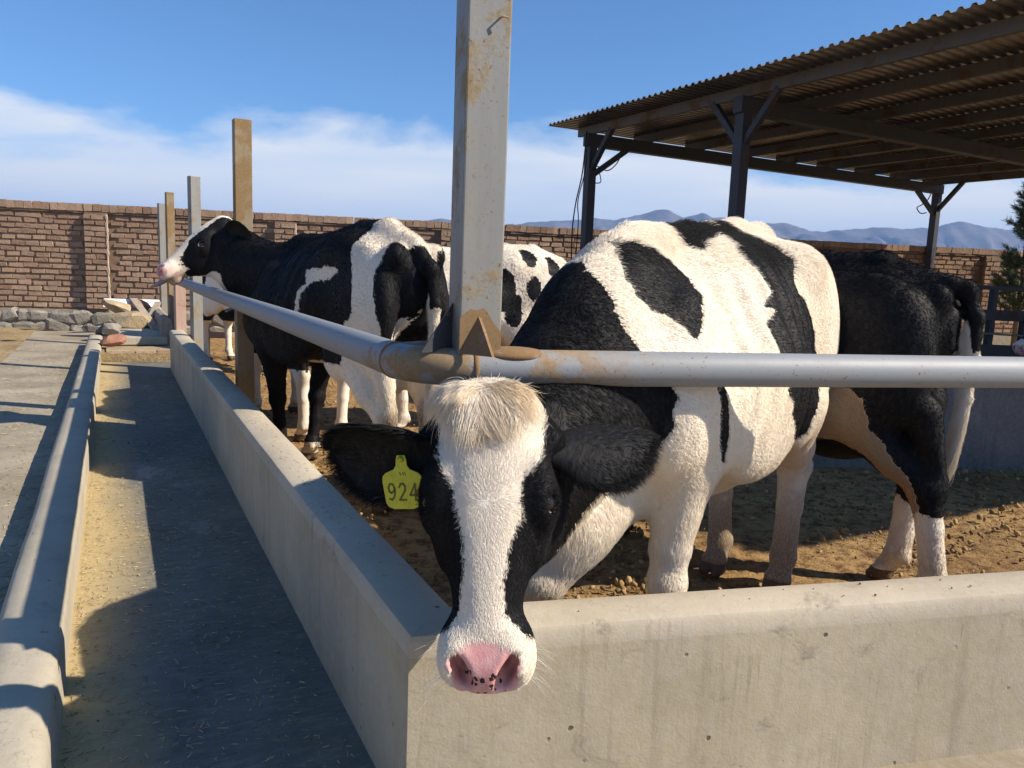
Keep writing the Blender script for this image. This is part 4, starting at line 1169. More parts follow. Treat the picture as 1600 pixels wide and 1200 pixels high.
def mat_coat():
    M = Mat('cow_coat', 0.66, 0.16)
    c = M.sep(M.attr('coat'))       # R white, G bare pink skin, B dirt, also painted chin shading
    v = M.coord('Object')
    hair = M.noise(M.coord('Object', (55, 160, 22)), 1.0, 4, 0.7)
    fine = M.noise(v, 190, 3, 0.7); big = M.noise(v, 4.5, 5, 0.6)
    white = M.mix(M.ramp(big, [(0.40, 0.0), (0.68, 1.0)]), (0.81, 0.73, 0.61), (0.75, 0.635, 0.48))
    white = M.mix(M.math('MULTIPLY', M.ramp(hair, [(0.45, 0.0), (0.75, 1.0)]), 0.30), white, (0.70, 0.62, 0.51))
    black = M.mix(M.ramp(hair, [(0.45, 0.0), (0.72, 1.0)]), (0.0085, 0.0085, 0.0095), (0.026, 0.024, 0.024))
    col = M.mix(M.ramp(c[0], [(0.40, 0.0), (0.60, 1.0)]), black, white)
    dirt = M.mix(fine, (0.20, 0.135, 0.07), (0.32, 0.23, 0.13))
    dm = M.math('MULTIPLY', c[2], M.ramp(M.math('ADD', M.math('MULTIPLY', M.noise(v, 26, 5, 0.7), 0.8), M.math('MULTIPLY', c[2], 0.5)), [(0.48, 0.0), (0.72, 1.0)]), True)
    col = M.mix(dm, col, dirt)
    skin = M.mix(M.ramp(M.noise(v, 30, 4), [(0.35, 0.0), (0.7, 1.0)]), (0.60, 0.27, 0.255), (0.74, 0.44, 0.405))
    vs = M.n('ShaderNodeTexVoronoi'); vs.inputs['Scale'].default_value = 92; vs.inputs['Randomness'].default_value = 1.0
    wv = M.n('ShaderNodeVectorMath', operation='ADD'); nv = M.n('ShaderNodeTexNoise'); nv.inputs['Scale'].default_value = 120
    M.l(v, nv.inputs['Vector']); sv = M.n('ShaderNodeVectorMath', operation='SCALE'); M.l(nv.outputs['Color'], sv.inputs[0]); sv.inputs['Scale'].default_value = 0.010
    M.l(v, wv.inputs[0]); M.l(sv.outputs[0], wv.inputs[1]); M.l(wv.outputs[0], vs.inputs['Vector'])
    pick = M.ramp(M.sep(vs.outputs['Color'])[0], [(0.42, 0.0), (0.46, 1.0)])
    spots = M.math('MULTIPLY', M.math('MULTIPLY', M.ramp(vs.outputs['Distance'], [(0.34, 1.0), (0.44, 0.0)]), pick), M.attr('spots', 'Fac'))
    skin = M.mix(M.ramp(spots, [(0.35, 0.0), (0.5, 1.0)]), skin, (0.035, 0.022, 0.020))
    skin = M.mix(M.attr('nostril_shade', 'Fac'), skin, (0.075, 0.018, 0.024))  # dark red lining, painted darker still for the shade inside the nostril
    col = M.mix(M.ramp(c[1], [(0.30, 0.0), (0.75, 1.0)]), col, skin)
    col = M.mix(M.ramp(M.attr('hoof', 'Fac'), [(0.4, 0.0), (0.6, 1.0)]), col, (0.115, 0.080, 0.048))
    M.color(col)
    M.rough(M.math('SUBTRACT', 0.62, M.math('MULTIPLY', c[1], 0.34)))
    M.b.inputs['Sheen Weight'].default_value = 0.0
    crease = M.noise(v, 240, 4, 0.7)
    furh = M.math('ADD', M.math('MULTIPLY', hair, 0.8), M.math('MULTIPLY', fine, 0.35))
    hh = M.n('ShaderNodeMix', data_type='FLOAT'); M.l(c[1], hh.inputs[0]); M.l(furh, hh.inputs[2]); M.l(crease, hh.inputs[3])
    M.bump(hh.outputs[0], 0.28, 0.005)
    return M.m
M_coat = mat_coat()
def mat_simple(name, c, rough=0.5, spec=0.4):
    M = Mat(name, rough, spec); M.color(c); return M.m
M_eye = mat_simple('dark_eye', (0.012, 0.009, 0.008), 0.05, 0.6)
M_lid = mat_simple('eyelid_skin', (0.12, 0.085, 0.078), 0.40)
M_tongue = mat_simple('grey_pink_tongue', (0.36, 0.27, 0.27), 0.35)

# ---- fur as real hair curves -------------------------------------------------
def mat_fur():
    M = Mat('fur', 0.6, 0.10)
    c = M.sep(M.attr('tint'))
    M.color(M.attr('tint')); return M.m
M_fur = mat_fur()
def hair_object(name, P, color, radius, parent, mat=M_fur):
    """P (n,k,3) points, color (n,3), radius root->tip"""
    n, k, _ = P.shape
    hc = bpy.data.hair_curves.new(name)
    hc.add_curves([k] * n)
    hc.attributes['position'].data.foreach_set('vector', P.astype(np.float32).ravel())
    rad = hc.attributes.new('radius', 'FLOAT', 'POINT') if 'radius' not in hc.attributes else hc.attributes['radius']
    prof = np.interp(np.linspace(0, 1, k), [0, 0.5, 1], [1.0, 0.8, 0.15])
    r = np.broadcast_to(np.asarray(radius, float).reshape(-1, 1) * prof[None], (n, k))
    rad.data.foreach_set('value', r.astype(np.float32).ravel())
    ca = hc.attributes.new('tint', 'FLOAT_COLOR', 'CURVE')
    ca.data.foreach_set('color', np.concatenate([color, np.ones((n, 1))], 1).astype(np.float32).ravel())
    hc.materials.append(mat)
    return link(bpy.data.objects.new(name, hc), parent)

# ================================================================== ears, eyes, tags
def make_ear(cow, base, d, nrm, L, W, cup=0.55, coat=(0, 0, 0), droop=0.0, parent=None):
    """a cupped leaf of skin with thickness; all in the cow's local frame"""
    d = unit(d); nrm = unit(np.array(nrm) - d * (np.array(nrm) @ d)); sd = np.cross(nrm, d)
    nu, nv = 22, 15
    us = np.linspace(0, 1, nu); vs = np.linspace(-1, 1, nv)
    w = W / 2 * np.interp(us, [0, 0.10, 0.25, 0.45, 0.65, 0.82, 0.93, 1.0], [0.34, 0.52, 0.84, 1.0, 0.93, 0.68, 0.40, 0.06])
    V = []
    for lay in (0, 1):
        for i, u in enumerate(us):
            c = cup * (1.25 - 0.75 * u)
            for v in vs:
                ang = v * (0.6 + 1.0 * c)
                r = w[i] / max(0.6 + 1.0 * c, 0.3) * 1.25
                p = base + d * L * u + sd * (r * math.sin(ang)) + nrm * (r * (1 - math.cos(ang)) - 0.010 * L) - np.array([0, 0, 1.0]) * droop * u * u * L
                th = 0.0045 * (1 - abs(v) ** 4 * 0.9) * (1 - 0.5 * u)
                nn = nrm * math.cos(ang) - sd * math.sin(ang)
                V.append(p + nn * (th if lay else -th))
    V = np.array(V); Q = []
    o = nu * nv
    for i in range(nu - 1):
        for j in range(nv - 1):
            a = i * nv + j
            Q.append((a, a + nv, a + nv + 1, a + 1)); Q.append((o + a, o + a + 1, o + a + nv + 1, o + a + nv))
        a, b = i * nv, i * nv + nv - 1
        Q.append((a, o + a, o + a + nv, a + nv)); Q.append((b, b + nv, o + b + nv, o + b))
    e = (nu - 1) * nv
    for j in range(nv - 1): Q.append((e + j, o + e + j, o + e + j + 1, e + j + 1))
    ob = fast_mesh('ear', V, np.array(Q), M_coat, parent or cow.root)
    at = ob.data.attributes.new('coat', 'FLOAT_COLOR', 'POINT')
    at.data.foreach_set('color', np.tile(np.array([*coat, 1], np.float32), (len(V), 1)).ravel())
    ob.data['layer'] = o
    return ob, dict(base=np.array(base), d=d, n=nrm, s=sd, L=L, W=W, us=us, w=w, cup=cup)
M_tear = mat_simple('pinkish_eye_corner', (0.42, 0.27, 0.25), 0.25)
def make_eye(cow, side, r=0.0235):
    k = cow.hl / 0.54
    c = cow.H(0.200, side * 0.0895 * cow.hw, -0.028)
    bm = bmesh.new(); bmesh.ops.create_uvsphere(bm, u_segments=20, v_segments=14, radius=r * k, matrix=Matrix.Translation(tuple(c)))
    e = bm_obj('eye', bm, M_eye, cow.root, smooth=True)
    bm = bmesh.new(); pts = []
    out = unit(cow.C * side * 0.80 + cow.B * 0.60); ax = unit(cow.A - out * (cow.A @ out)); up = np.cross(out, ax)
    for i in range(25):
        t = 2 * math.pi * i / 24
        q = c + out * (r * k * 0.62) + ax * (math.cos(t) * r * k * 1.02) + up * (math.sin(t) * r * k * 0.80)
        pts.append(tuple(q))
    add_tube(bm, pts, 0.0050 * k, 8, caps=False)
    bm_obj('eyelid', bm, M_lid, None, smooth=True).parent = e
    q = c + out * (r * k * 0.66) + ax * (r * k * 1.0) - cow.B * 0.002
    bm = bmesh.new(); bmesh.ops.create_uvsphere(bm, u_segments=10, v_segments=8, radius=0.0062 * k, matrix=Matrix.Translation(tuple(q)))
    bm_obj('tear_corner', bm, M_tear, None, smooth=True).parent = e
    return e

# ================================================================== the cows
def hoof_attr(cow, extra=None):
    a, c, b = cow.head_uv(cow.V); dp = np.zeros(len(cow.V))
    for sg in (1, -1):
        d = np.sqrt(((a - 0.506 - 0.5 * (0.042 - sg * c)) / 0.034) ** 2 + ((c - sg * 0.042) / 0.017) ** 2 + ((b + 0.030) / 0.026) ** 2)
        dp = np.maximum(dp, smoothstep(1.0, 0.45, d))
    if cow.name != 'main':      # painted dark spot for the nostril hollow seen from the side
        for sg in (1, -1):
            d = np.sqrt(((a - 0.500) / 0.020) ** 2 + ((c - sg * 0.056) / 0.024) ** 2 + ((b + 0.026) / 0.016) ** 2); dp = np.maximum(dp, smoothstep(1.0, 0.6, d))
    da = cow.body.data.attributes.new('nostril_shade', 'FLOAT', 'POINT'); da.data.foreach_set('value', dp.astype(np.float32))
    at = cow.body.data.attributes.new('hoof', 'FLOAT', 'POINT')
    at.data.foreach_set('value', (cow.V[:, 2] < 0.058).astype(np.float32))
    sp = cow.body.data.attributes.new('spots', 'FLOAT', 'POINT')
    sp.data.foreach_set('value', (extra if extra is not None else np.zeros(len(cow.V))).astype(np.float32))

# ---- the cow with the yellow tag
CW = Cow('main', (0.635 - 0.16 * 0 + 0, 2.575), (-0.576, -0.817), 1.0, h=0.0075)
# shift the origin so that local x=-0.16 is over the mid point between the feet
CW.o = CW.o - CW.X * (-0.16)
CW.pose(poll=(-0.042, 1.43, 0.985), muzzle=(-0.028, 1.225, 0.505), face=(-0.05, -0.95, 0.35), withers=-0.085, hip=-0.025, bulk=1.08, hw=1.17, belly=0.055, brisket=-0.05, leg=1.14, hook=0.022,
        extra=[((0.50, -0.03, 0.72), (0.66, -0.02, 0.60), 0.180, 0.130, 0.08), ((0.62, -0.02, 0.61), (0.72, -0.05, 0.46), 0.120, 0.078, 0.05)],
        feet=dict(fl=(0.44, 0.19), fr=(0.86, 0.00), hl=(-0.72, 0.17), hr=(-0.74, -0.10)),
        crest=[((0.22, 2.02, 1.16), 0.12), ((0.10, 1.86, 0.975), 0.105), ((0.02, 1.70, 0.850), 0.085), ((-0.025, 1.58, 0.845), 0.075)],
        throat=[((0.20, 1.86, 0.86), 0.12), ((0.10, 1.74, 0.76), 0.105), ((0.03, 1.62, 0.70), 0.09), ((0.0, 1.54, 0.70), 0.085)],
        tail=[(-0.86, 0, 1.25), (-0.93, -0.02, 1.16), (-0.95, -0.03, 1.0), (-0.94, -0.03, 0.75)])
MAIN_POLY = [
    [(0.55, 92), (0.547, 86.7), (0.519, 83.5), (0.473, 78), (0.415, 72.6), (0.326, 67), (0.310, 58), (0.329, 51.8), (0.380, 43), (0.429, 34.5), (0.462, 22.1), (0.486, 17.1), (0.514, 22.6), (0.541, 32.2), (0.575, 39.6), (0.601, 53), (0.602, 66.8), (0.578, 79)],
    [(0.235, 90), (0.20, 100), (0.05, 104), (-0.09, 98), (-0.09, 84), (0.031, 74.8), (0.10, 76), (0.157, 71.1), (0.196, 73), (0.218, 79)],
    [(-0.075, 84), (-0.14, 92), (-0.22, 90), (-0.276, 76), (-0.288, 62), (-0.282, 50.6), (-0.247, 43.2), (-0.216, 36.9), (-0.300, 26.3), (-0.420, 12), (-0.46, -4), (-0.44, -21), (-0.42, -32), (-0.40, -44), (-0.33, -52), (-0.24, -54), (-0.12, -46), (0.06, -26), (0.15, -12), (0.172, 0), (0.168, 10), (0.145, 20), (0.090, 25), (0.115, 29), (0.055, 35.3), (0.064, 47.3), (0.070, 59), (0.0, 74)],
    [(0.50, -5.7), (0.465, -6.2), (0.439, -17.6), (0.412, -28.5), (0.393, -41.3), (0.445, -33.5), (0.485, -22.2)],
    # the far flank
    [(0.35, 120), (0.05, 118), (-0.2, 135), (-0.3, 165), (-0.1, 185), (0.2, 180), (0.4, 150)], [(-0.5, 110), (-0.75, 130), (-0.7, 175), (-0.5, 190), (-0.42, 150)]]
A_TH = [-180, -71, -47, -35, -15, 0, 14, 29, 49, 68, 90, 109, 140, 180]
A_X = [0.62, 0.627, 0.632, 0.631, 0.618, 0.622, 0.666, 0.682, 0.685, 0.674, 0.655, 0.60, 0.60, 0.62]
BL_A = [-0.2, -0.05, 0.02, 0.103, 0.135, 0.160, 0.181, 0.228, 0.28, 0.341, 0.403, 0.430, 0.450, 0.468]
BL_L = [-0.085, -0.090, -0.097, -0.095, -0.093, -0.078, -0.062, -0.052, -0.044, -0.041, -0.050, -0.072, -0.11, -0.2]
BL_R = [0.095, 0.100, 0.108, 0.106, 0.092, 0.068, 0.064, 0.060, 0.042, 0.036, 0.038, 0.060, 0.085, 0.2]
def coat_main(cow, V, Nv):
    J = rag(V, 0.013, 26, 3) * np.where((V[:, 0] > 0.95) & (V[:, 2] < 1.1), 0.45, 1.0)[:, None]; P = V + J
    x, th = cow.surf_uv(P)
    n = len(V); c = np.zeros((n, 3)); w = np.ones(n)
    for poly in MAIN_POLY: w[inpoly(x, th, poly)] = 0
    zl = np.interp(P[:, 0], [0.60, 0.70, 0.85, 1.0], [0.80, 0.80, 0.72, 0.66])
    neck = (x > np.interp(th, A_TH, A_X)) & (P[:, 2] > zl)
    w[neck] = 0
    a, cc, b = cow.head_uv(P)
    av, cv, bv = cow.head_uv(V)
    headm = (av > -0.10) & (np.abs(cv) < 0.16) & (bv > -0.28) & (V[:, 0] > 0.95)
    blaze = (cc > np.interp(a, BL_A, BL_L)) & (cc < np.interp(a, BL_A, BL_R)) & (b > -0.075) & (a > -0.06)
    wh = np.where(blaze | ((a > 0.445) & (b > -0.2)), 1.0, 0.0)
    w = np.where(headm, wh, w)
    c[:, 0] = w
    # nose leather
    k = np.sqrt(((av - 0.515) / 0.070) ** 2 + (cv / (0.080 - 0.012 * (av > 0.5))) ** 2)
    k = np.where((bv > -0.095) & headm, k, 9)
    c[:, 1] = smoothstep(1.12, 0.72, k + 0.06 * fbm(V, 60, 4, 2))
    # dirt on the legs and hocks
    c[:, 2] = smoothstep(0.55, 0.06, V[:, 2]) * 0.75 + 0.30 * smoothstep(0.0, -0.5, V[:, 0]) * smoothstep(0.72, 0.35, V[:, 2])
    cow.spots = smoothstep(0.485, 0.512, av) * smoothstep(0.050, 0.026, np.abs(cv + 0.002)) * headm
    return c
CW.finish(coat_main, M_coat, 'cow with a yellow ear tag hanging its head over the wall corner, facing the viewer')
hoof_attr(CW, CW.spots)
for sgn in (1, -1): make_eye(CW, sgn)
k_ = CW.hl / 0.54
earL, eL = make_ear(CW, CW.H(0.085, 0.108, -0.065), CW.vec((0.95, 0.25, 0.05)), CW.vec((0.10, 0.55, -0.80)), 0.225, 0.165, 0.40)
earR, eR = make_ear(CW, CW.H(0.085, -0.105, -0.065), CW.vec((-0.96, 0.18, -0.12)), CW.vec((-0.05, -0.90, -0.40)), 0.222, 0.180, 0.45)

# ---- the cow at the left, neck stretched over the rail
LC = Cow('left', (-0.925, 4.235), (-0.655, 0.756), 1.0, h=0.0095)
LC.o = LC.o - LC.X * (-0.16) * LC.scale
LC.pose(poll=(-1.855, 4.92, 1.485), muzzle=(-2.245, 4.80, 1.150), face=(-0.60, -0.42, 0.70), withers=-0.045, hip=0.005, hd=1.30, lip=0.8, slim=0.80, bulk=0.90, belly=-0.085, feet=dict(fl=(0.44, 0.11), fr=(0.40, -0.07), hl=(-0.74, 0.09), hr=(-0.76, -0.08)),
        tail=[(-0.86, 0, 1.30), (-0.94, -0.02, 1.22), (-0.965, -0.03, 1.05), (-0.955, -0.03, 0.85), (-0.95, -0.03, 0.70)], neck_mid=(0.0, 0.0, -0.12))
L_STRIPE = [(-0.483, 43), (-0.30, 40), (-0.19, 38), (-0.222, 25), (-0.165, 15.5), (-0.158, 3.8), (-0.156, -11), (-0.178, -11), (-0.182, 4.3), (-0.205, 16.4), (-0.27, 27), (-0.454, 35.0), (-0.521, 39.7)]
L_BAND = [(-0.52, 88), (-0.60, 52), (-0.63, 44.5), (-0.66, 29.9), (-0.655, 14.7), (-0.665, -1.1), (-0.63, -9.5), (-0.58, -12.6), (-0.60, -22.5), (-0.607, -33.8), (-0.57, -60), (-0.62, -80), (-0.86, -60), (-0.835, -35), (-0.840, -13), (-0.822, 3.4), (-0.81, 15.2), (-0.80, 28.9), (-0.792, 41), (-0.80, 52), (-0.815, 64), (-0.835, 74), (-0.885, 88), (-0.88, 112), (-0.62, 108)]
def coat_left(cow, V, Nv):
    P = V + rag(V, 0.015, 24, 13)
    x, th = cow.surf_uv(P); n = len(V); c = np.zeros((n, 3)); w = np.zeros(n)
    w[inpoly(x, th, L_STRIPE)] = 1; w[inpoly(x, th, L_BAND)] = 1
    w[(P[:, 2] < 0.74) & (P[:, 0] < -0.35)] = 1                       # white hind legs
    w[(P[:, 2] < 0.70) & (P[:, 0] > -0.45) & (P[:, 0] < 0.25) & (np.abs(P[:, 1]) < 0.16)] = 1   # belly
    w[(P[:, 2] < 0.13) & (P[:, 0] > 0.2) & (P[:, 1] < 0.02)] = 1       # white sock on the off fore
    w[(x < 0.2) & (x > -0.5) & ((th > 130) | (th < -150))] = 1
    a, cc, b = cow.head_uv(P); av, cv, bv = cow.head_uv(V)
    headm = (av > -0.08) & (np.abs(cv) < 0.16) & (bv > -0.30) & (V[:, 2] > 0.95) & (V[:, 0] > 0.75)
    bl = np.interp(a, [-0.05, 0.05, 0.15, 0.25, 0.35, 0.40, 0.43], [0.03, 0.045, 0.048, 0.042, 0.052, 0.075, 0.3])
    blaze = (np.abs(cc) < bl) & (b > -0.10)
    jaw = (b < -0.165 + 0.04 * fbm(V, 12, 3, 2)) & (a > 0.10) & (a < 0.42)
    wh = np.where(blaze | jaw | (a > 0.40), 1.0, 0.0)
    w = np.where(headm, wh, w)
    c[:, 0] = w
    k = np.sqrt(((av - 0.515) / 0.060) ** 2 + (cv / 0.072) ** 2)
    c[:, 1] = smoothstep(1.1, 0.75, np.where((bv > -0.09) & headm, k, 9)) * 0.9
    c[:, 1] = np.maximum(c[:, 1], np.where(headm & (av > 0.42), 0.42 + 0.10 * fbm(V, 30, 9, 2), 0))
    c[:, 1] = np.maximum(c[:, 1], np.where(headm, smoothstep(1.2, 0.8, np.sqrt(((av - 0.503) / 0.030) ** 2 + ((bv + 0.026) / 0.028) ** 2)), 0))
    c[:, 2] = np.where(headm & (av > 0.40) & (bv < -0.075), 0.6, c[:, 2])  # grey shading under the muzzle, painted with the dirt tone
    tw = (P[:, 0] < -0.93) & (P[:, 2] < 1.04); c[tw, 0] = 1
    hk = blob(V, (-0.82, 0.10, 0.46), (0.12, 0.12, 0.20)); hk2 = blob(V, (-0.82, -0.10, 0.46), (0.12, 0.12, 0.20))
    c[:, 2] = np.maximum(c[:, 2], smoothstep(1.0, 0.3, np.minimum(hk, hk2))); c[:, 2] = np.maximum(c[:, 2], 0.5 * smoothstep(0.40, 0.05, V[:, 2])) * (c[:, 0] > 0.5) + 0.12 * (x < -0.3) * smoothstep(0.95, 0.6, V[:, 2])
    return c
LC.finish(coat_left, M_coat, 'black and white cow on the left stretching its neck over the pipe rail, tongue out')
hoof_attr(LC)
for sgn in (1, -1): make_eye(LC, sgn)
make_ear(LC, LC.H(0.050, 0.080, -0.045), LC.vec((0.93, -0.34, -0.10)), LC.vec((-0.34, -0.88, -0.05)), 0.215, 0.165, 0.30)
make_ear(LC, LC.H(0.05, -0.085, -0.07), LC.vec((-0.80, 0.50, -0.20)), LC.vec((-0.35, -0.85, -0.2)), 0.22, 0.14, 0.4)

# ---- the black cow on the right
BC = Cow('black', (1.585, 2.98), (-0.78, 0.62), 0.95, h=0.011)
BC.o = BC.o - BC.X * (-0.74)
BC.pose(poll=tuple(BC.o + BC.X * 1.15 + np.array([0, 0, 0.95])), muzzle=tuple(BC.o + BC.X * 1.42 + np.array([0, 0, 0.50])), face=(-0.6, 0.5, 0.4), hip=-0.03, leg=1.22, hook=0.02,
        feet=dict(hl=(-0.90, 0.12), hr=(-0.72, -0.11)),
        tail=[(-0.86, 0, 1.30), (-0.91, -0.02, 1.285), (-0.95, -0.03, 1.18), (-0.962, -0.035, 1.0), (-0.955, -0.035, 0.85), (-0.94, -0.035, 0.74)])
def coat_black(cow, V, Nv):
    P = V + rag(V, 0.013, 24, 23); n = len(V); c = np.zeros((n, 3)); w = np.zeros(n); tan = np.zeros(n)
    x, y, z = P[:, 0], P[:, 1], P[:, 2]
    tanp = [(-0.40, 0.92), (-0.56, 0.90), (-0.645, 0.85), (-0.675, 0.74), (-0.735, 0.655), (-0.80, 0.57), (-0.86, 0.47), (-0.87, 0.40), (-0.82, 0.41), (-0.755, 0.49), (-0.69, 0.595), (-0.63, 0.63), (-0.50, 0.66), (-0.40, 0.66)]
    t = inpoly(x, z, tanp) & (y > -0.02); tan[t] = 1; w[t] = 1
    low = z < np.interp(x, [-0.95, -0.86, -0.80, -0.72, -0.5], [0.40, 0.40, 0.37, 0.40, 0.44])
    w[low & (x < -0.2)] = 1
    w[(z < 0.62) & (x > -0.4) & (x < 0.2) & (np.abs(y) < 0.14)] = 1
    w[(x < -0.925) & (z < 1.04) & (z > 0.6) & (y < 0.03)] = 1                                   # tail switch
    c[:, 0] = w
    c[:, 2] = 0.55 * smoothstep(0.45, 0.10, V[:, 2]) * w + 0.9 * tan
    cow.tan = tan
    return c
BC.finish(coat_black, M_coat, 'mostly black cow seen from behind at the right with a long pale tail switch')
hoof_attr(BC)

# ---- cows farther back in the pen
def blotch(seed, sc, thr, extra=None):
    def fn(cow, V, Nv):
        P = V + rag(V, 0.012, 22, seed)
        f_ = fbm(P * np.array([1, 1, 0.8]), sc, seed, 2)
        c = np.zeros((len(V), 3)); c[:, 0] = np.where(f_ > thr, 0.0, 1.0)
        c[P[:, 2] < 0.55, 0] = 1
        if extra is not None: extra(cow, P, c)
        c[:, 2] = 0.45 * smoothstep(0.45, 0.05, V[:, 2])
        a, cc, b = cow.head_uv(V)
        hm = (a > 0.42) & (np.abs(cc) < 0.14) & (np.abs(b) < 0.2)
        c[hm, 0] = 1; c[hm & (a > 0.49) & (b > -0.08), 1] = 0.9
        return c
    return fn
def far_cow(name, at, axis, scale, coat, label, head_dz=0.95, feet=None, drop=0.45):
    c = Cow(name, at, axis, scale, h=0.016); c.o = c.o - c.X * (-0.16) * scale
    c.pose(poll=tuple(c.o + (c.X * 1.12 + np.array([0, 0, head_dz])) * scale), muzzle=tuple(c.o + (c.X * (1.12 + 0.30) + np.array([0, 0, head_dz - drop])) * scale), face=tuple(c.X * 0.8 + np.array([0, 0, 0.5])), feet=feet,
           tail=[(-0.86, 0, 1.30), (-0.94, 0.02, 1.2), (-0.96, 0.02, 1.0), (-0.95, 0.02, 0.72)], hl=0.54)
    c.finish(coat, M_coat, label); hoof_attr(c)
    for sg in (1, -1):
        make_eye(c, sg)
        make_ear(c, c.H(0.06, sg * 0.085, -0.07), c.Z * 0 + np.array([0.05, sg * 1.0, 0.0]), np.array([0.7, 0, -0.5]), 0.19, 0.11, 0.5)
    return c
def spotted(cow, P, c):
    # white with several black patches on the near side and over the loin
    c[:, 0] = 1
    for ctr, r in (((-0.16, 0.22, 1.28), (0.12, 0.22, 0.16)), ((-0.27, 0.25, 1.10), (0.13, 0.22, 0.17)), ((-0.38, 0.26, 0.95), (0.07, 0.2, 0.13)), ((-0.50, 0.16, 1.33), (0.075, 0.15, 0.10)), ((-0.70, 0.16, 1.26), (0.065, 0.15, 0.12)), ((-0.53, 0.26, 1.12), (0.055, 0.12, 0.10)), ((0.30, 0.2, 0.85), (0.28, 0.25, 0.32)), ((0.95, 0, 1.1), (0.4, 0.3, 0.35)), ((-0.05, -0.25, 1.1), (0.3, 0.2, 0.3)), ((-0.62, 0.25, 1.0), (0.05, 0.12, 0.10))):
        c[blob(P, ctr, r) < 1, 0] = 0
SPC = far_cow('spotted', (-0.30, 5.95), (-0.96, -0.28), 0.99, blotch(5, 2.0, 9.0, spotted), 'white cow with small black patches standing sideways behind the corner post')
HID = far_cow('hidden', (-1.62, 5.72), (-0.55, 0.835), 0.93, blotch(9, 2.2, 0.05), 'cow with clean white legs standing behind the left black and white cow', feet=dict(hl=(-0.70, 0.13), hr=(-0.78, -0.13)))
FAR = far_cow('far', (-3.22, 9.15), (0.80, -0.60), 0.93, blotch(14, 2.4, -0.12), 'farthest cow at the end of the pen, mostly hidden, one white foreleg showing')
EDG = far_cow('edge', (5.68, 6.25), (-0.99, 0.05), 0.98, blotch(21, 2.1, 0.0), 'cow at the right edge of the picture with only its nose showing', head_dz=1.2, drop=0.42)

# ================================================================== fur
WHITE = np.array([0.86, 0.78, 0.655]); BLACK = np.array([0.0095, 0.0092, 0.010]); CREAM = np.array([0.80, 0.67, 0.49])
CAMP = np.array([0, 0, EYE])
def sample_hairs(cow, n, seed, lift, length, weight=None):
    """roots spread over the body, denser where weight says so; local frame"""
    rng = np.random.default_rng(seed)
    V, Q = cow.V, cow.Q
    ar = np.linalg.norm(np.cross(V[Q[:, 2]] - V[Q[:, 0]], V[Q[:, 3]] - V[Q[:, 1]]), axis=1)
    cen = V[Q].mean(1); nq = cow.Nv[Q[:, 0]]
    wgt = ar * (weight(cow, cen, nq) if weight is not None else 1)
    q = rng.choice(len(Q), n, p=wgt / wgt.sum())
    u, v = rng.random(n), rng.random(n)
    c4 = V[Q[q]]
    P = c4[:, 0] * ((1 - u) * (1 - v))[:, None] + c4[:, 1] * (u * (1 - v))[:, None] + c4[:, 2] * (u * v)[:, None] + c4[:, 3] * ((1 - u) * v)[:, None]
    vi = Q[q, rng.integers(0, 4, n)]
    return P, cow.Nv[vi], vi, rng
def body_flow(cow, P):
    d = np.tile(np.array([-1.0, 0, -0.55]), (len(P), 1))
    leg = smoothstep(0.75, 0.5, P[:, 2]); d[:, 0] *= (1 - leg); d[:, 2] -= leg
    neck = smoothstep(0.55, 0.8, P[:, 0]); d[:, 2] -= 0.5 * neck
    return d
def grow(cow, P, Nn, flow, rng, length, lift, swirl=0.45, wild=0.2, k=4):
    n = len(P)
    nz = np.stack([fbm(P, 9, 71, 2), fbm(P, 9, 83, 2), fbm(P, 9, 97, 2)], 1)
    F = flow + nz * np.asarray(swirl).reshape(-1, 1) + rng.normal(0, wild, (n, 3))
    F = F - Nn * (F * Nn).sum(1)[:, None]; F /= np.linalg.norm(F, axis=1)[:, None] + 1e-9
    L = np.broadcast_to(length, n) * rng.uniform(0.65, 1.25, n); lf = np.broadcast_to(lift, n) * rng.uniform(0.6, 1.4, n)
    out = np.zeros((n, k, 3)); out[:, 0] = P - Nn * 0.002
    for i in range(1, k):
        t = i / (k - 1)
        bend = np.maximum(lf * (1.25 - 0.75 * t), 0.02)
        out[:, i] = P + F * (L * t * np.cos(bend * 0.8))[:, None] + Nn * (L * np.sin(bend) * (t - 0.28 * t * t))[:, None]
    return out
def tint(w, rng, dirt=None, tan=None):
    n = len(w)
    whi = WHITE * rng.uniform(0.94, 1.07, (n, 1)); m = rng.random((n, 1)) ** 3
    whi = whi * (1 - 0.45 * m) + CREAM * 0.45 * m
    blk = BLACK * rng.uniform(0.5, 1.9, (n, 1))
    c = np.where(w[:, None] > 0.5, whi, blk)
    if dirt is not None:
        d = np.clip(dirt, 0, 1)[:, None] * rng.uniform(0.0, 1.0, (n, 1)); c = c * (1 - d) + np.array([0.27, 0.185, 0.10]) * d
    return np.clip(c, 0, 0.94)
def facing(cow, margin=0.25):
    cl = cow.loc(CAMP)
    def fn(cw, cen, nq):
        d = cl - cen; d /= np.linalg.norm(d, axis=1)[:, None]
        f = (d * nq).sum(1)
        return np.where(f > -margin, 1.0, 0.12)
    return fn
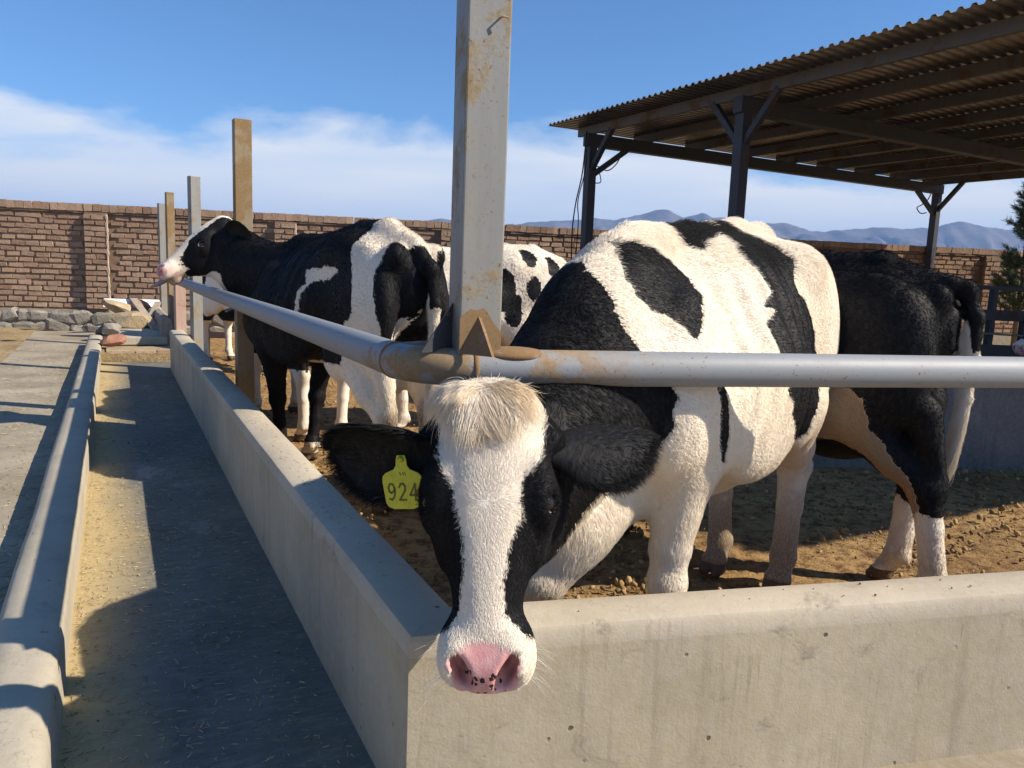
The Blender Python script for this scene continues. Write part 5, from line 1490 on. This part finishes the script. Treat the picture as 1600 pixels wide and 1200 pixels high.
def coat_fur(cow, n, seed, length, lift, radius, head=True, weight=None, boost=None):
    P, Nn, vi, rng = sample_hairs(cow, n, seed, lift, length, weight or facing(cow))
    keep = (cow.coat[vi, 1] < 0.35) & (P[:, 2] > 0.07)
    a, c, b = cow.head_uv(P)
    hm = (a > -0.05) & (a < 0.56) & (np.abs(c) < 0.15) & (b > -0.25) & (np.abs((P - cow.poll) @ cow.A) < 0.65)
    hm &= (np.linalg.norm(P - (cow.poll + cow.muz) / 2, axis=1) < 0.40)
    eye = np.minimum(np.linalg.norm(P - cow.H(0.2, 0.0865 * cow.hw, -0.03), axis=1), np.linalg.norm(P - cow.H(0.2, -0.0865 * cow.hw, -0.03), axis=1))
    keep &= eye > 0.023
    P, Nn, vi, hm = P[keep], Nn[keep], vi[keep], hm[keep]; a, c = a[keep], c[keep]
    F = body_flow(cow, P)
    # face: hair parts at a whorl between the eyes
    Fh = cow.A[None] * ((a - 0.205) * 1.5)[:, None] + cow.C[None] * c[:, None]; Fh /= np.linalg.norm(Fh, axis=1)[:, None] + 1e-6
    F = np.where(hm[:, None], Fh, F)
    L = length(cow, P, Nn, hm, a) if callable(length) else np.full(len(P), length)
    lf = np.where(hm, lift * 0.5, lift + 0.25 * smoothstep(1.24, 1.34, P[:, 2]))
    G = grow(cow, P, Nn, F, rng, L, lf, swirl=np.where(hm, 0.2, 0.36))
    w = cow.coat[vi, 0]; col = tint(w, rng, cow.coat[vi, 2] * 0.8)
    if hasattr(cow, 'tan'):
        t = cow.tan[vi] > 0.5; col[t] = np.array([0.42, 0.24, 0.11]) * rng.uniform(0.8, 1.3, (t.sum(), 1))
    rad = np.where(hm, radius * 0.8, radius)
    return hair_object('fur', G, col, rad, cow.root)
def len_main(cow, P, Nn, hm, a):
    L = 0.0115 + 0.019 * smoothstep(1.22, 1.34, P[:, 2]) + 0.008 * smoothstep(0.55, 0.9, P[:, 0]) + 0.010 * smoothstep(0.85, 0.68, P[:, 2]) * (P[:, 2] > 0.5)
    return np.where(hm, 0.0085 + 0.006 * smoothstep(0.10, 0.0, a) + 0.0035 * smoothstep(0.3, 0.15, a), L)
def w_main(cow, cen, nq):
    w = facing(cow)(cow, cen, nq); a, c, b = cow.head_uv(cen)
    hm = (a > -0.05) & (a < 0.56) & (np.abs(c) < 0.15) & (b > -0.25) & (cen[:, 0] > 0.95)
    return w * np.where(hm, 4.5, 1.0)
coat_fur(CW, 320000, 5, len_main, 0.22, 0.00038, weight=w_main)
coat_fur(LC, 90000, 6, lambda cow, P, Nn, hm, a: np.where(hm, 0.009, 0.013 + 0.008 * smoothstep(1.25, 1.36, P[:, 2])), 0.26, 0.0007)
coat_fur(BC, 80000, 7, lambda cow, P, Nn, hm, a: 0.013 + 0.014 * smoothstep(1.20, 1.34, P[:, 2]), 0.28, 0.0007)
coat_fur(SPC, 24000, 8, 0.016, 0.40, 0.0011)

# ---- forelock of the tagged cow
def forelock(cow, n, seed):
    rng = np.random.default_rng(seed); k = 9
    ncl = 64
    ang = np.sort(rng.uniform(-1.62, 1.62, ncl)); ln = rng.uniform(0.062, 0.135, ncl); wav = rng.normal(0, 1, (ncl, 2)); 
    ci = rng.integers(0, ncl, n)
    an0 = ang[ci]; dev = rng.normal(0, 0.13, n); an = an0 + dev
    L = ln[ci] * rng.uniform(0.8, 1.15, n) * (1.0 - 0.34 * np.abs(np.sin(an)) ** 1.5) * rng.uniform(0.55, 1.0, n) ** 0.5
    r0 = rng.uniform(0.0, 0.035, n)
    a0 = -0.020 + r0 * np.cos(an) * 0.8 + rng.normal(0, 0.005, n); c0 = -0.012 + np.sin(an) * r0 * 1.5 + rng.normal(0, 0.010, n)
    G = np.zeros((n, k, 3)); rr = rng.random(n)
    kk = cow.hl / 0.54
    for i in range(k):
        t = i / (k - 1)
        turn = (an0 + dev * (1 - 1.15 * t)) * (1.05 - 0.30 * t) + 0.22 * wav[ci, 0] * t * t
        a = a0 + np.cos(turn) * L * t; c = c0 + np.sin(turn) * L * t * 1.0
        top = np.interp(a, [-0.05, -0.02, 0.02, 0.08, 0.14], [-0.018, 0.006, 0.026, 0.034, 0.035]) - 0.45 * np.maximum(np.abs(c) - 0.055, 0) - 3.0 * np.maximum(np.abs(c) - 0.085, 0) ** 1.5
        b = top + 0.003 + 0.009 * np.sin(np.pi * min(t * 0.95 + 0.05, 1)) * (0.6 + 0.4 * rr) + 0.0065 * wav[ci, 1] * t
        G[:, i] = cow.poll + cow.A * (a * kk)[:, None] + cow.C * (c * kk)[:, None] + cow.B * (b * kk)[:, None]
    w = np.ones(n); col = tint(w, rng)
    warm = np.clip(0.30 + 0.30 * np.sin(ang[ci] * 5 + 1) + 0.25 * smoothstep(0.4, 1.4, ang[ci]), 0, 0.8)[:, None]
    warm = np.clip(warm + 0.12, 0, 0.9); col = col * (1 - 0.8 * warm) + np.array([0.74, 0.56, 0.33]) * 0.8 * warm * rng.uniform(0.8, 1.15, (n, 1))
    hair_object('forelock', G, col, 0.00042, cow.root)
    # wisps standing up behind the poll, dark and pale
    m = 110; G = np.zeros((m, 6, 3)); an = rng.uniform(-1.3, 1.3, m); L = rng.uniform(0.015, 0.045, m)
    for i in range(6):
        t = i / 5
        a = -0.020 - np.cos(an) * L * t * 0.9; c = rng.permutation(0) if False else (np.sin(an) * (0.05 + L * t)); b = -0.01 + 0.02 * t - 0.03 * t * t
        G[:, i] = cow.poll + cow.A * (a * kk)[:, None] + cow.C * (c * kk)[:, None] + cow.B * (b * kk if np.isscalar(b) else b)
    hair_object('crest_hair', G, tint((rng.random(m) > 0.45) * 1.0, rng), 0.0005, cow.root)
forelock(CW, 9000, 3)

# ---- ear hair
def ear_hair(cow, ear, n, seed, inner=True, length=0.02, dark=True):
    rng = np.random.default_rng(seed)
    us = rng.beta(1.3, 1.1, n); v = rng.uniform(-1, 1, n); c = ear['cup'] * (1.25 - 0.75 * us)
    edge = rng.random(n) < 0.35; v = np.where(edge, np.sign(v) * rng.uniform(0.88, 1.0, n), v)
    w = np.interp(us, ear['us'], ear['w']); ang = v * (0.6 + c); r = w / np.maximum(0.6 + c, 0.3) * 1.25
    P = ear['base'] + ear['d'] * (ear['L'] * us)[:, None] + ear['s'] * (r * np.sin(ang))[:, None] + ear['n'] * (r * (1 - np.cos(ang)) - 0.01 * ear['L'])[:, None]
    side = np.where(rng.random(n) < 0.5, 1.0, -1.0)[:, None]
    Nn = (ear['n'] * np.cos(ang)[:, None] - ear['s'] * np.sin(ang)[:, None]) * side
    F = ear['d'] * 0.8 + ear['s'] * (v * 0.9)[:, None] + rng.normal(0, 0.2, (n, 3))
    G = grow(cow, P, Nn, F, rng, np.where(edge, length * 1.3, length), np.where(edge, 0.25, 0.35))
    col = tint(np.zeros(n), rng); g = rng.random(n) < 0.025
    col[g] = np.array([0.10, 0.095, 0.09]) * rng.uniform(0.6, 1.6, (g.sum(), 1))
    hair_object('ear_hair', G, col, 0.00045, cow.root)
ear_hair(CW, eL, 7000, 11, length=0.020); ear_hair(CW, eR, 8000, 12, length=0.022)

# ---- tail switches
def switch(cow, n, seed, col_w, length, spread, radius=0.0009):
    rng = np.random.default_rng(seed); tp = np.array(cow.tail, float); k = 8
    u = rng.uniform(0.35, 1.0, n) * (len(tp) - 1); i0 = np.minimum(u.astype(int), len(tp) - 2); f = (u - i0)[:, None]
    P = tp[i0] * (1 - f) + tp[i0 + 1] * f; d = unit(tp[-1] - tp[-2])
    rad = rng.normal(0, 1, (n, 3)); rad -= d * (rad @ d)[:, None]; rad /= np.linalg.norm(rad, axis=1)[:, None]
    fr = u / (len(tp) - 1); L = length * (0.25 + 0.75 * fr) * rng.uniform(0.6, 1.1, n)
    G = np.zeros((n, k, 3)); ph = rng.uniform(0, 6.28, n)
    for i in range(k):
        t = i / (k - 1)
        G[:, i] = P + rad * (0.012 + spread * t * (1 - 0.75 * t) * (0.3 + 0.7 * fr))[:, None] + d * (L * t)[:, None] + np.stack([np.sin(ph + 5 * t), np.cos(ph + 4 * t), 0 * ph], 1) * 0.016 * t * t * rng.uniform(0.2, 1, (n, 1))
    w = np.full(n, col_w); col = tint(w, rng)
    if col_w > 0.5: col = col * (1 - 0.35 * (fr[:, None] > 0.8)) + np.array([0.52, 0.38, 0.2]) * 0.35 * (fr[:, None] > 0.8)
    hair_object('tail_switch', G, col, radius, cow.root)
switch(LC, 4000, 21, 1.0, 0.24, 0.036, 0.0007)
switch(BC, 5200, 22, 1.0, 0.26, 0.034, 0.0007)
switch(CW, 1500, 23, 1.0, 0.22, 0.045)

# ---- ear tag 924
def ear_tag(cow, pos, right, down, nrm, size=0.066):
    right = unit(right); down = unit(np.array(down) - right * (np.array(down) @ right)); nrm = np.cross(down, right)
    if nrm @ np.array(cow.vec((0, -1, 0))) < 0: nrm = -nrm
    W = size
    outl = [(-0.12, 0.0), (0.12, 0.0), (0.16, 0.12), (0.17, 0.30), (0.25, 0.42), (0.50, 0.52), (0.60, 0.62), (0.62, 0.78), (0.55, 1.42), (0.45, 1.55), (0.30, 1.60), (-0.30, 1.60), (-0.46, 1.54), (-0.54, 1.42), (-0.62, 0.78), (-0.60, 0.62), (-0.50, 0.52), (-0.25, 0.42), (-0.17, 0.30), (-0.16, 0.12)]
    bm = bmesh.new()
    def pt(x, y, z=0.0): return Vector(tuple(np.array(pos) + right * (x * W) + down * (y * W) + nrm * (z - 0.006 * y)))
    A = [bm.verts.new(pt(x, y, 0.0012)) for x, y in outl]; B = [bm.verts.new(pt(x, y, -0.0012)) for x, y in outl]
    n = len(outl)
    for i in range(n): bm.faces.new((A[i], A[(i + 1) % n], B[(i + 1) % n], B[i]))
    bm.faces.new(A); bm.faces.new(B[::-1])
    bmesh.ops.triangulate(bm, faces=[f for f in bm.faces if len(f.verts) > 4])
    MT = Mat('yellow_tag_plastic', 0.38, 0.5)
    gr = MT.noise(MT.coord('Object'), 45, 5, 0.7)
    MT.color(MT.mix(MT.math('MULTIPLY', MT.ramp(gr, [(0.45, 0.0), (0.72, 1.0)]), 0.5), (0.62, 0.60, 0.035), (0.34, 0.33, 0.05)))
    MT.b.inputs['Subsurface Weight'].default_value = 0.0
    t = bm_obj('ear_tag', bm, MT.m, cow.root)
    ink = mat_simple('faded_tag_ink', (0.15, 0.15, 0.022), 0.6)
    # digits drawn as bent strokes
    D = {'9': [[(0.80, 0.30), (0.62, 0.08), (0.30, 0.05), (0.12, 0.25), (0.18, 0.48), (0.42, 0.58), (0.70, 0.48), (0.82, 0.28), (0.84, 0.55), (0.72, 0.82), (0.46, 0.97), (0.18, 0.90)]],
         '2': [[(0.12, 0.25), (0.28, 0.06), (0.58, 0.04), (0.80, 0.20), (0.78, 0.42), (0.50, 0.66), (0.12, 0.97), (0.88, 0.97)]],
         '4': [[(0.72, 0.98), (0.72, 0.04), (0.10, 0.70), (0.92, 0.70)]]}
    def stroke(pts, x0, y0, w, h, th=0.031):
        bmd = bmesh.new(); P = [(x0 + a * w, y0 + b * h) for a, b in pts]
        for (xa, ya), (xb, yb) in zip(P, P[1:]):
            dx, dy = xb - xa, yb - ya; l = math.hypot(dx, dy); nx, ny = -dy / l * th, dx / l * th; ex, ey = dx / l * th * 0.6, dy / l * th * 0.6
            v = [bmd.verts.new(pt(x, y, 0.0017)) for x, y in ((xa - nx - ex, ya - ny - ey), (xb - nx + ex, yb - ny + ey), (xb + nx + ex, yb + ny + ey), (xa + nx - ex, ya + ny - ey))]
            bmd.faces.new(v)
        return bmd
    for i, ch in enumerate('924'):
        o = bm_obj('digit', stroke(D[ch][0], -0.47 + i * 0.335, 0.82, 0.27, 0.52), ink, None); o.parent = t
    for x in (-0.06, 0.03, 0.09):
        o = bm_obj('small_mark', stroke([(0, 0), (0.5, 1)], x, 0.50, 0.05, 0.09, 0.014), ink, None); o.parent = t
    bm = bmesh.new(); bmesh.ops.create_uvsphere(bm, u_segments=12, v_segments=8, radius=0.0065, matrix=Matrix.Translation(pt(0.0, 0.12, 0.003)))
    o = bm_obj('stud', bm, MT.m, None, smooth=True); o.parent = t
ear_tag(CW, eR['base'] + eR['d'] * 0.072 + eR['n'] * 0.020 + np.array([0, 0, -0.002]), CW.vec((0.97, -0.20, 0.10)), CW.vec((0.14, -0.16, -0.97)), None)

# ---- whiskers on the muzzle
def whiskers(cow, n, seed):
    rng = np.random.default_rng(seed); k = 6; sg = np.where(rng.random(n) < 0.5, 1.0, -1.0)
    a = rng.uniform(0.44, 0.525, n); b = rng.uniform(-0.085, -0.02, n); c = sg * rng.uniform(0.062, 0.074, n); L = rng.uniform(0.025, 0.065, n)
    kk = cow.hl / 0.54; G = np.zeros((n, k, 3)); dr = rng.uniform(-0.5, 0.6, n); db = rng.uniform(-0.2, 0.5, n)
    for i in range(k):
        t = i / (k - 1)
        G[:, i] = cow.poll + cow.A * ((a + L * t * (dr + 0.5 * t)) * kk)[:, None] + cow.C * ((c + sg * L * t) * kk)[:, None] + cow.B * ((b + L * db * t) * kk)[:, None]
    hair_object('whiskers', G, np.tile([0.75, 0.70, 0.60], (n, 1)), 0.00028, cow.root)
whiskers(CW, 60, 4)

# ---- tongue of the cow at the left
bm = bmesh.new()
tpts = [LC.H(0.47, 0.012, -0.088), LC.H(0.53, 0.016, -0.085), LC.H(0.58, 0.018, -0.078), LC.H(0.625, 0.016, -0.066)]
add_tube(bm, [tuple(p) for p in tpts], [0.016, 0.017, 0.014, 0.005], 12)
bm_obj('tongue', bm, M_tongue, LC.root, smooth=True)

# ================================================================== rubble at the end of the trough
M_tan = mat_plain_noise('tan_sandstone', (0.33, 0.25, 0.145), (0.47, 0.37, 0.235), 9, bump=0.9)
M_redst = mat_plain_noise('reddish_stone', (0.33, 0.155, 0.10), (0.46, 0.24, 0.165), 10)
M_greyst = mat_plain_noise('grey_rubble', (0.24, 0.21, 0.175), (0.38, 0.335, 0.275), 9)
M_wood = mat_plain_noise('weathered_board', (0.25, 0.205, 0.155), (0.40, 0.335, 0.26), 14)
M_tin = mat_simple('white_painted_tin', (0.74, 0.75, 0.76), 0.4)
def rock(name, c, size, mat, seed, label, group=None, sub=2, rough=0.16):
    rng = np.random.default_rng(seed)
    bm = bmesh.new(); bmesh.ops.create_icosphere(bm, subdivisions=sub, radius=0.5)
    P = np.array([tuple(v.co) for v in bm.verts])
    # chop with a few planes for broken faces
    for _ in range(9):
        nr = unit(rng.normal(0, 1, 3)); d = rng.uniform(0.26, 0.42); t = P @ nr
        P = P - nr[None] * np.maximum(t - d, 0)[:, None]
    P += (fbm(P, 4, seed, 3) * rough)[:, None] * P
    for v, q in zip(bm.verts, P): v.co = Vector(q * 1.25)
    o = bm_obj(name, bm, mat)
    o.location = c; o.scale = size; o.rotation_euler = (rng.uniform(-.3, .3), rng.uniform(-.3, .3), rng.uniform(0, 6.28) if name != 'rock' else 0.3)
    return tag(o, label, 'rock', group)
# bricks across the trough
for i, n_ in enumerate((-0.52, -0.385, -0.20, 0.02)):
    if i < 2: L_, dz = 0.13, -0.012
    else: L_, dz = 0.205, 0.0
    v, f = brick_geo(rngb, L_, 0.10, 0.055, 0.006); v = [(a, c if c < 0 else 0.05, d) for a, c, d in v]
    o = mesh_obj('loose_brick', v, f, M_brick); o.location = ns(n_ + (0.02 if i < 2 else 0), 8.12 + 0.01 * i, 0.145 + dz); o.rotation_euler = (0, 0, RZ_T - math.pi / 2 + (0.25 if i < 2 else 0.02))
    tag(o, ['leftmost half brick in the row across the end of the trough', 'second half brick of the row across the trough end', 'third brick of the row, left of the rightmost whole brick', 'rightmost whole brick of the row across the trough end'][i], 'brick', 'bricks across the trough end')
bm = bmesh.new(); add_box(bm, (0, 0, 0), (0.66, 0.36, 0.035)); o = bm_obj('mortar_bed', bm, M_tan, bevel=0.008)
o.location = ns(-0.27, 8.36, 0.185); o.rotation_euler = (0.02, 0, RZ_T - math.pi / 2); tag(o, 'thin sandy mortar bed lying on the row of bricks', 'mortar')
bm = bmesh.new(); add_box(bm, (0, 0, 0), (0.60, 1.1, 0.10)); o = bm_obj('concrete_slab', bm, M_kerbc, bevel=0.012)
o.location = ns(-0.24, 9.40, 0.245); o.rotation_euler = (0.01, 0, RZ_T - math.pi / 2); tag(o, 'pale concrete slab lying across the trough behind the bricks', 'slab')
bm = bmesh.new(); add_box(bm, (0, 0, 0), (0.72, 4.6, 0.16)); o = bm_obj('trough_bed', bm, M_soil)
o.location = ns(-0.30, 10.35, 0.10); o.rotation_euler = (0, 0, RZ_T - math.pi / 2); tag(o, kind='structure')
rock('rock', ns(-0.36, 10.1, 0.40), (0.50, 0.36, 0.28), M_tan, 4, 'big tan block of stone in the rubble at the trough end')
rock('rock', ns(-0.44, 10.75, 0.52), (0.44, 0.30, 0.17), M_tan, 9, 'flat pale stone on top of the big tan block')
rock('rock', ns(-0.53, 8.98, 0.345), (0.22, 0.18, 0.17), M_greyst, 5, 'grey broken stone behind the reddish one')
rock('rock', ns(-0.53, 8.55, 0.285), (0.25, 0.18, 0.135), M_redst, 6, 'reddish stone lying at the left end of the bricks')
rock('rock', ns(0.0, 11.0, 0.45), (0.24, 0.2, 0.17), M_tan, 11, 'small tan stone beneath the white tin sheet')
rock('rock', ns(-0.18, 11.3, 0.50), (0.28, 0.2, 0.2), M_redst, 12, 'small reddish stone below the white tin sheet')
def plank(a, b, w, h, label):
    bm = bmesh.new(); add_beam(bm, a, b, w, h); o = bm_obj('plank', bm, M_wood, bevel=0.004); tag(o, label, 'plank', 'planks in the rubble')
plank(ns(-0.26, 10.9, 0.64), ns(-0.02, 9.75, 0.30), 0.10, 0.035, 'weathered plank leaning down to the right over the rubble')
plank(ns(0.06, 10.9, 0.60), ns(-0.13, 10.3, 0.30), 0.08, 0.035, 'shorter dark plank leaning the other way beside the first')
bm = bmesh.new(); add_prism(bm, [(-0.40, 0), (0.40, 0), (0.385, 0.105), (-0.375, 0.12)], (0, 0, 0), (1, 0, 0), (0, 0.25, 1), (0, 1, 0), 0.02)
o = bm_obj('tin_sheet', bm, M_tin); o.location = ns(-0.26, 11.4, 0.505); o.rotation_euler = (0, 0, RZ_T - math.pi / 2 + 0.25); tag(o, 'white painted tin sheet lying on the rubble before the brick wall', 'sheet')
st_prof = [(0.03, 0.0), (0.03, 0.44), (0.05, 0.50), (0.10, 0.515), (0.15, 0.49), (0.16, 0.42), (0.16, 0.0)]
tag(swept('wall_stub', st_prof, ns(-0.04, 8.9), N, T, 3.0, M_greyst, seed=41, jit=0.016, step=0.06), 'broken stub of low wall on the right of the rubble', 'wall')

# ================================================================== pine
def pine(at, height, label):
    rng = np.random.default_rng(77); root = empty('pine_tree', at); tag(root, label, 'tree')
    bark = mat_plain_noise('pine_bark', (0.16, 0.12, 0.09), (0.28, 0.22, 0.165), 20)
    M = Mat('pine_needles', 0.6, 0.25)
    t = M.attr('tone', 'Fac'); M.color(M.ramp(t, [(0.0, (0.045, 0.070, 0.036)), (0.55, (0.085, 0.125, 0.062)), (1.0, (0.13, 0.175, 0.095))]))
    bm = bmesh.new(); add_tube(bm, [(0, 0, -0.1), (0.01, 0.01, height * 0.4), (-0.02, 0, height * 0.8), (0, 0, height)], [0.05, 0.04, 0.02, 0.006], 8)
    bm_obj('trunk', bm, bark, root, smooth=True)
    bmb = bmesh.new(); V, Fc, tn = [], [], []
    z = 0.75
    while z < height:
        f = (z - 0.7) / (height - 0.7)
        for _ in range(rng.integers(3, 6)):
            az = rng.uniform(0, 6.28); L = (0.50 * (1 - f) ** 0.8 + 0.09) * rng.uniform(0.6, 1.15); rise = rng.uniform(0.25, 0.75)
            d = np.array([math.cos(az), math.sin(az), rise]); base = np.array([0, 0, z])
            add_tube(bmb, [tuple(base), tuple(base + d * L * 0.5), tuple(base + d * L + np.array([0, 0, 0.05]))], [0.010, 0.006, 0.003], 5)
            nt = int(110 + 330 * L)
            for _ in range(nt):
                u = rng.uniform(0.22, 1.05); p = base + d * L * u + np.array([0, 0, 0.05 * u * u]) + rng.normal(0, 0.02, 3)
                q = unit(d * 0.9 + rng.normal(0, 0.75, 3) + np.array([0, 0, 0.25])); ln = rng.uniform(0.07, 0.13)
                sd = unit(np.cross(q, rng.normal(0, 1, 3))) * 0.0050
                b = len(V); V += [p - sd, p + sd, p + q * ln]; Fc.append((b, b + 1, b + 2)); tn += [rng.random()] * 3
        z += rng.uniform(0.06, 0.11)
    bm_obj('branch', bmb, bark, root, smooth=True)
    o = fast_mesh('crown', np.array(V), np.array(Fc), M.m, root, smooth=False)
    a = o.data.attributes.new('tone', 'FLOAT', 'POINT'); a.data.foreach_set('value', np.array(tn, np.float32))
pine((9.42, 14.5, 0.0), 3.28, 'young thin pine standing before the brick wall at the right edge')

# ================================================================== litter
def scatter_mesh(name, base_v, base_f, T_, mat, tones=None):
    bv = np.array(base_v); bf = np.array(base_f); n = len(T_)
    V = np.concatenate([bv @ m[:3, :3].T + m[:3, 3] for m in T_]); Fq = (bf[None] + (np.arange(n) * len(bv))[:, None, None]).reshape(-1, bf.shape[1])
    o = fast_mesh(name, V, Fq, mat, smooth=False); tag(o, kind='stuff')
    t = np.repeat(np.array(tones if tones is not None else np.random.default_rng(1).random(n)), len(bv))
    a = o.data.attributes.new('tone', 'FLOAT', 'POINT'); a.data.foreach_set('value', t.astype(np.float32))
    return o
def rot_rand(rng, flat=False):
    if flat: e = Euler((rng.normal(0, .12), rng.normal(0, .12), rng.uniform(0, 6.28)))
    else: e = Euler(tuple(rng.uniform(0, 6.28, 3)))
    return np.array(e.to_matrix())
def xf(Rm, s, p): m = np.eye(4); m[:3, :3] = Rm * np.array(s)[None]; m[:3, 3] = p; return m
bm = bmesh.new(); bmesh.ops.create_icosphere(bm, subdivisions=1, radius=0.5); rg = np.random.default_rng(5)
for v in bm.verts: v.co *= 1 + rg.normal(0, 0.17)
icoV = [tuple(v.co) for v in bm.verts]; icoF = [tuple(v.index for v in f.verts) for f in bm.faces]; bm.free()
Mc = Mat('dung_clod', 0.95, 0.15); Mc.color(Mc.ramp(Mc.attr('tone', 'Fac'), [(0.0, (0.16, 0.10, 0.045)), (0.5, (0.30, 0.20, 0.09)), (1.0, (0.48, 0.34, 0.16))]))
Mc.bump(Mc.noise(Mc.geo(), 60, 4), 0.6, 0.01)
rg = np.random.default_rng(6); Ts = []
while len(Ts) < 9000:
    Y = 1.6 * (9.5 / 1.6) ** rg.random(); X = rg.uniform(-0.62 * Y, 0.75 * Y)
    q = Vector((X, Y, 0)) - C0
    if q.dot(N) < 0.2 or q.dot(FN) < 0.22: continue
    if fbm(np.array([[X, Y, 0.0]]), 1.5, 33, 2)[0] < rg.uniform(-0.5, 0.25): continue
    s = 0.007 + 0.028 * rg.random() ** 4
    Ts.append(xf(rot_rand(rg), (s * rg.uniform(.8, 1.6), s, s * rg.uniform(.5, .9)), (X, Y, 0.018 + s * 0.1)))
scatter_mesh('dung_clods', icoV, icoF, Ts, Mc.m)
# straw and chaff in the trough and on the lane
Ms = Mat('straw_bits', 0.8, 0.2); Ms.color(Ms.ramp(Ms.attr('tone', 'Fac'), [(0.0, (0.10, 0.075, 0.04)), (0.45, (0.42, 0.33, 0.17)), (1.0, (0.72, 0.60, 0.36))]))
sv = [(-.5, -.5, -.5), (.5, -.5, -.5), (.5, .5, -.5), (-.5, .5, -.5), (-.5, -.3, .5), (.5, -.3, .5), (.5, .3, .5), (-.5, .3, .5)]
sf = [(0, 3, 2, 1), (4, 5, 6, 7), (0, 1, 5, 4), (1, 2, 6, 5), (2, 3, 7, 6), (3, 0, 4, 7)]
rg = np.random.default_rng(8); Ts = []
for _ in range(5200):
    s_ = 0.25 + 7.6 * rg.random() ** 1.9 - 0.9; n_ = -0.63 + 0.60 * rg.random() ** (1.0 if rg.random() < 0.5 else 2.2)
    p = ns(n_, s_, 0.0945); L_ = rg.uniform(0.004, 0.022) * (1.6 if rg.random() < 0.08 else 1)
    Ts.append(xf(rot_rand(rg, True), (L_, rg.uniform(.0006, .0016), 0.0012), tuple(p)))
for _ in range(1800):
    s_ = 1.0 + 9 * rg.random() ** 1.4; n_ = -0.82 - 0.74 * rg.random() ** 1.6
    Ts.append(xf(rot_rand(rg, True), (rg.uniform(.01, .05), .0016, .0014), tuple(ns(n_, s_, 0.1045))))
for _ in range(500):
    s_ = 0.3 + 5 * rg.random(); Ts.append(xf(rot_rand(rg, True), (rg.uniform(.003, .012), .001, .001), tuple(ns(0.03 + 0.07 * rg.random(), s_, 0.506))))
scatter_mesh('straw_chaff', sv, sf, Ts, Ms.m)
rg = np.random.default_rng(9); Ts = []
for _ in range(110):
    s_ = 0.2 + 5.5 * rg.random(); n_ = -0.60 + 0.55 * rg.random(); s = rg.uniform(.004, .011)
    Ts.append(xf(rot_rand(rg), (s, s, s * .7), tuple(ns(n_, s_, 0.096))))
for _ in range(22):
    f_ = 0.3 + 2.2 * rg.random(); s = rg.uniform(.003, .007)
    Ts.append(xf(rot_rand(rg), (s, s, s * .6), tuple(ff(f_, 0.03 + 0.07 * rg.random(), 0.506))))
scatter_mesh('crumbs', icoV, icoF, Ts, Mc.m)
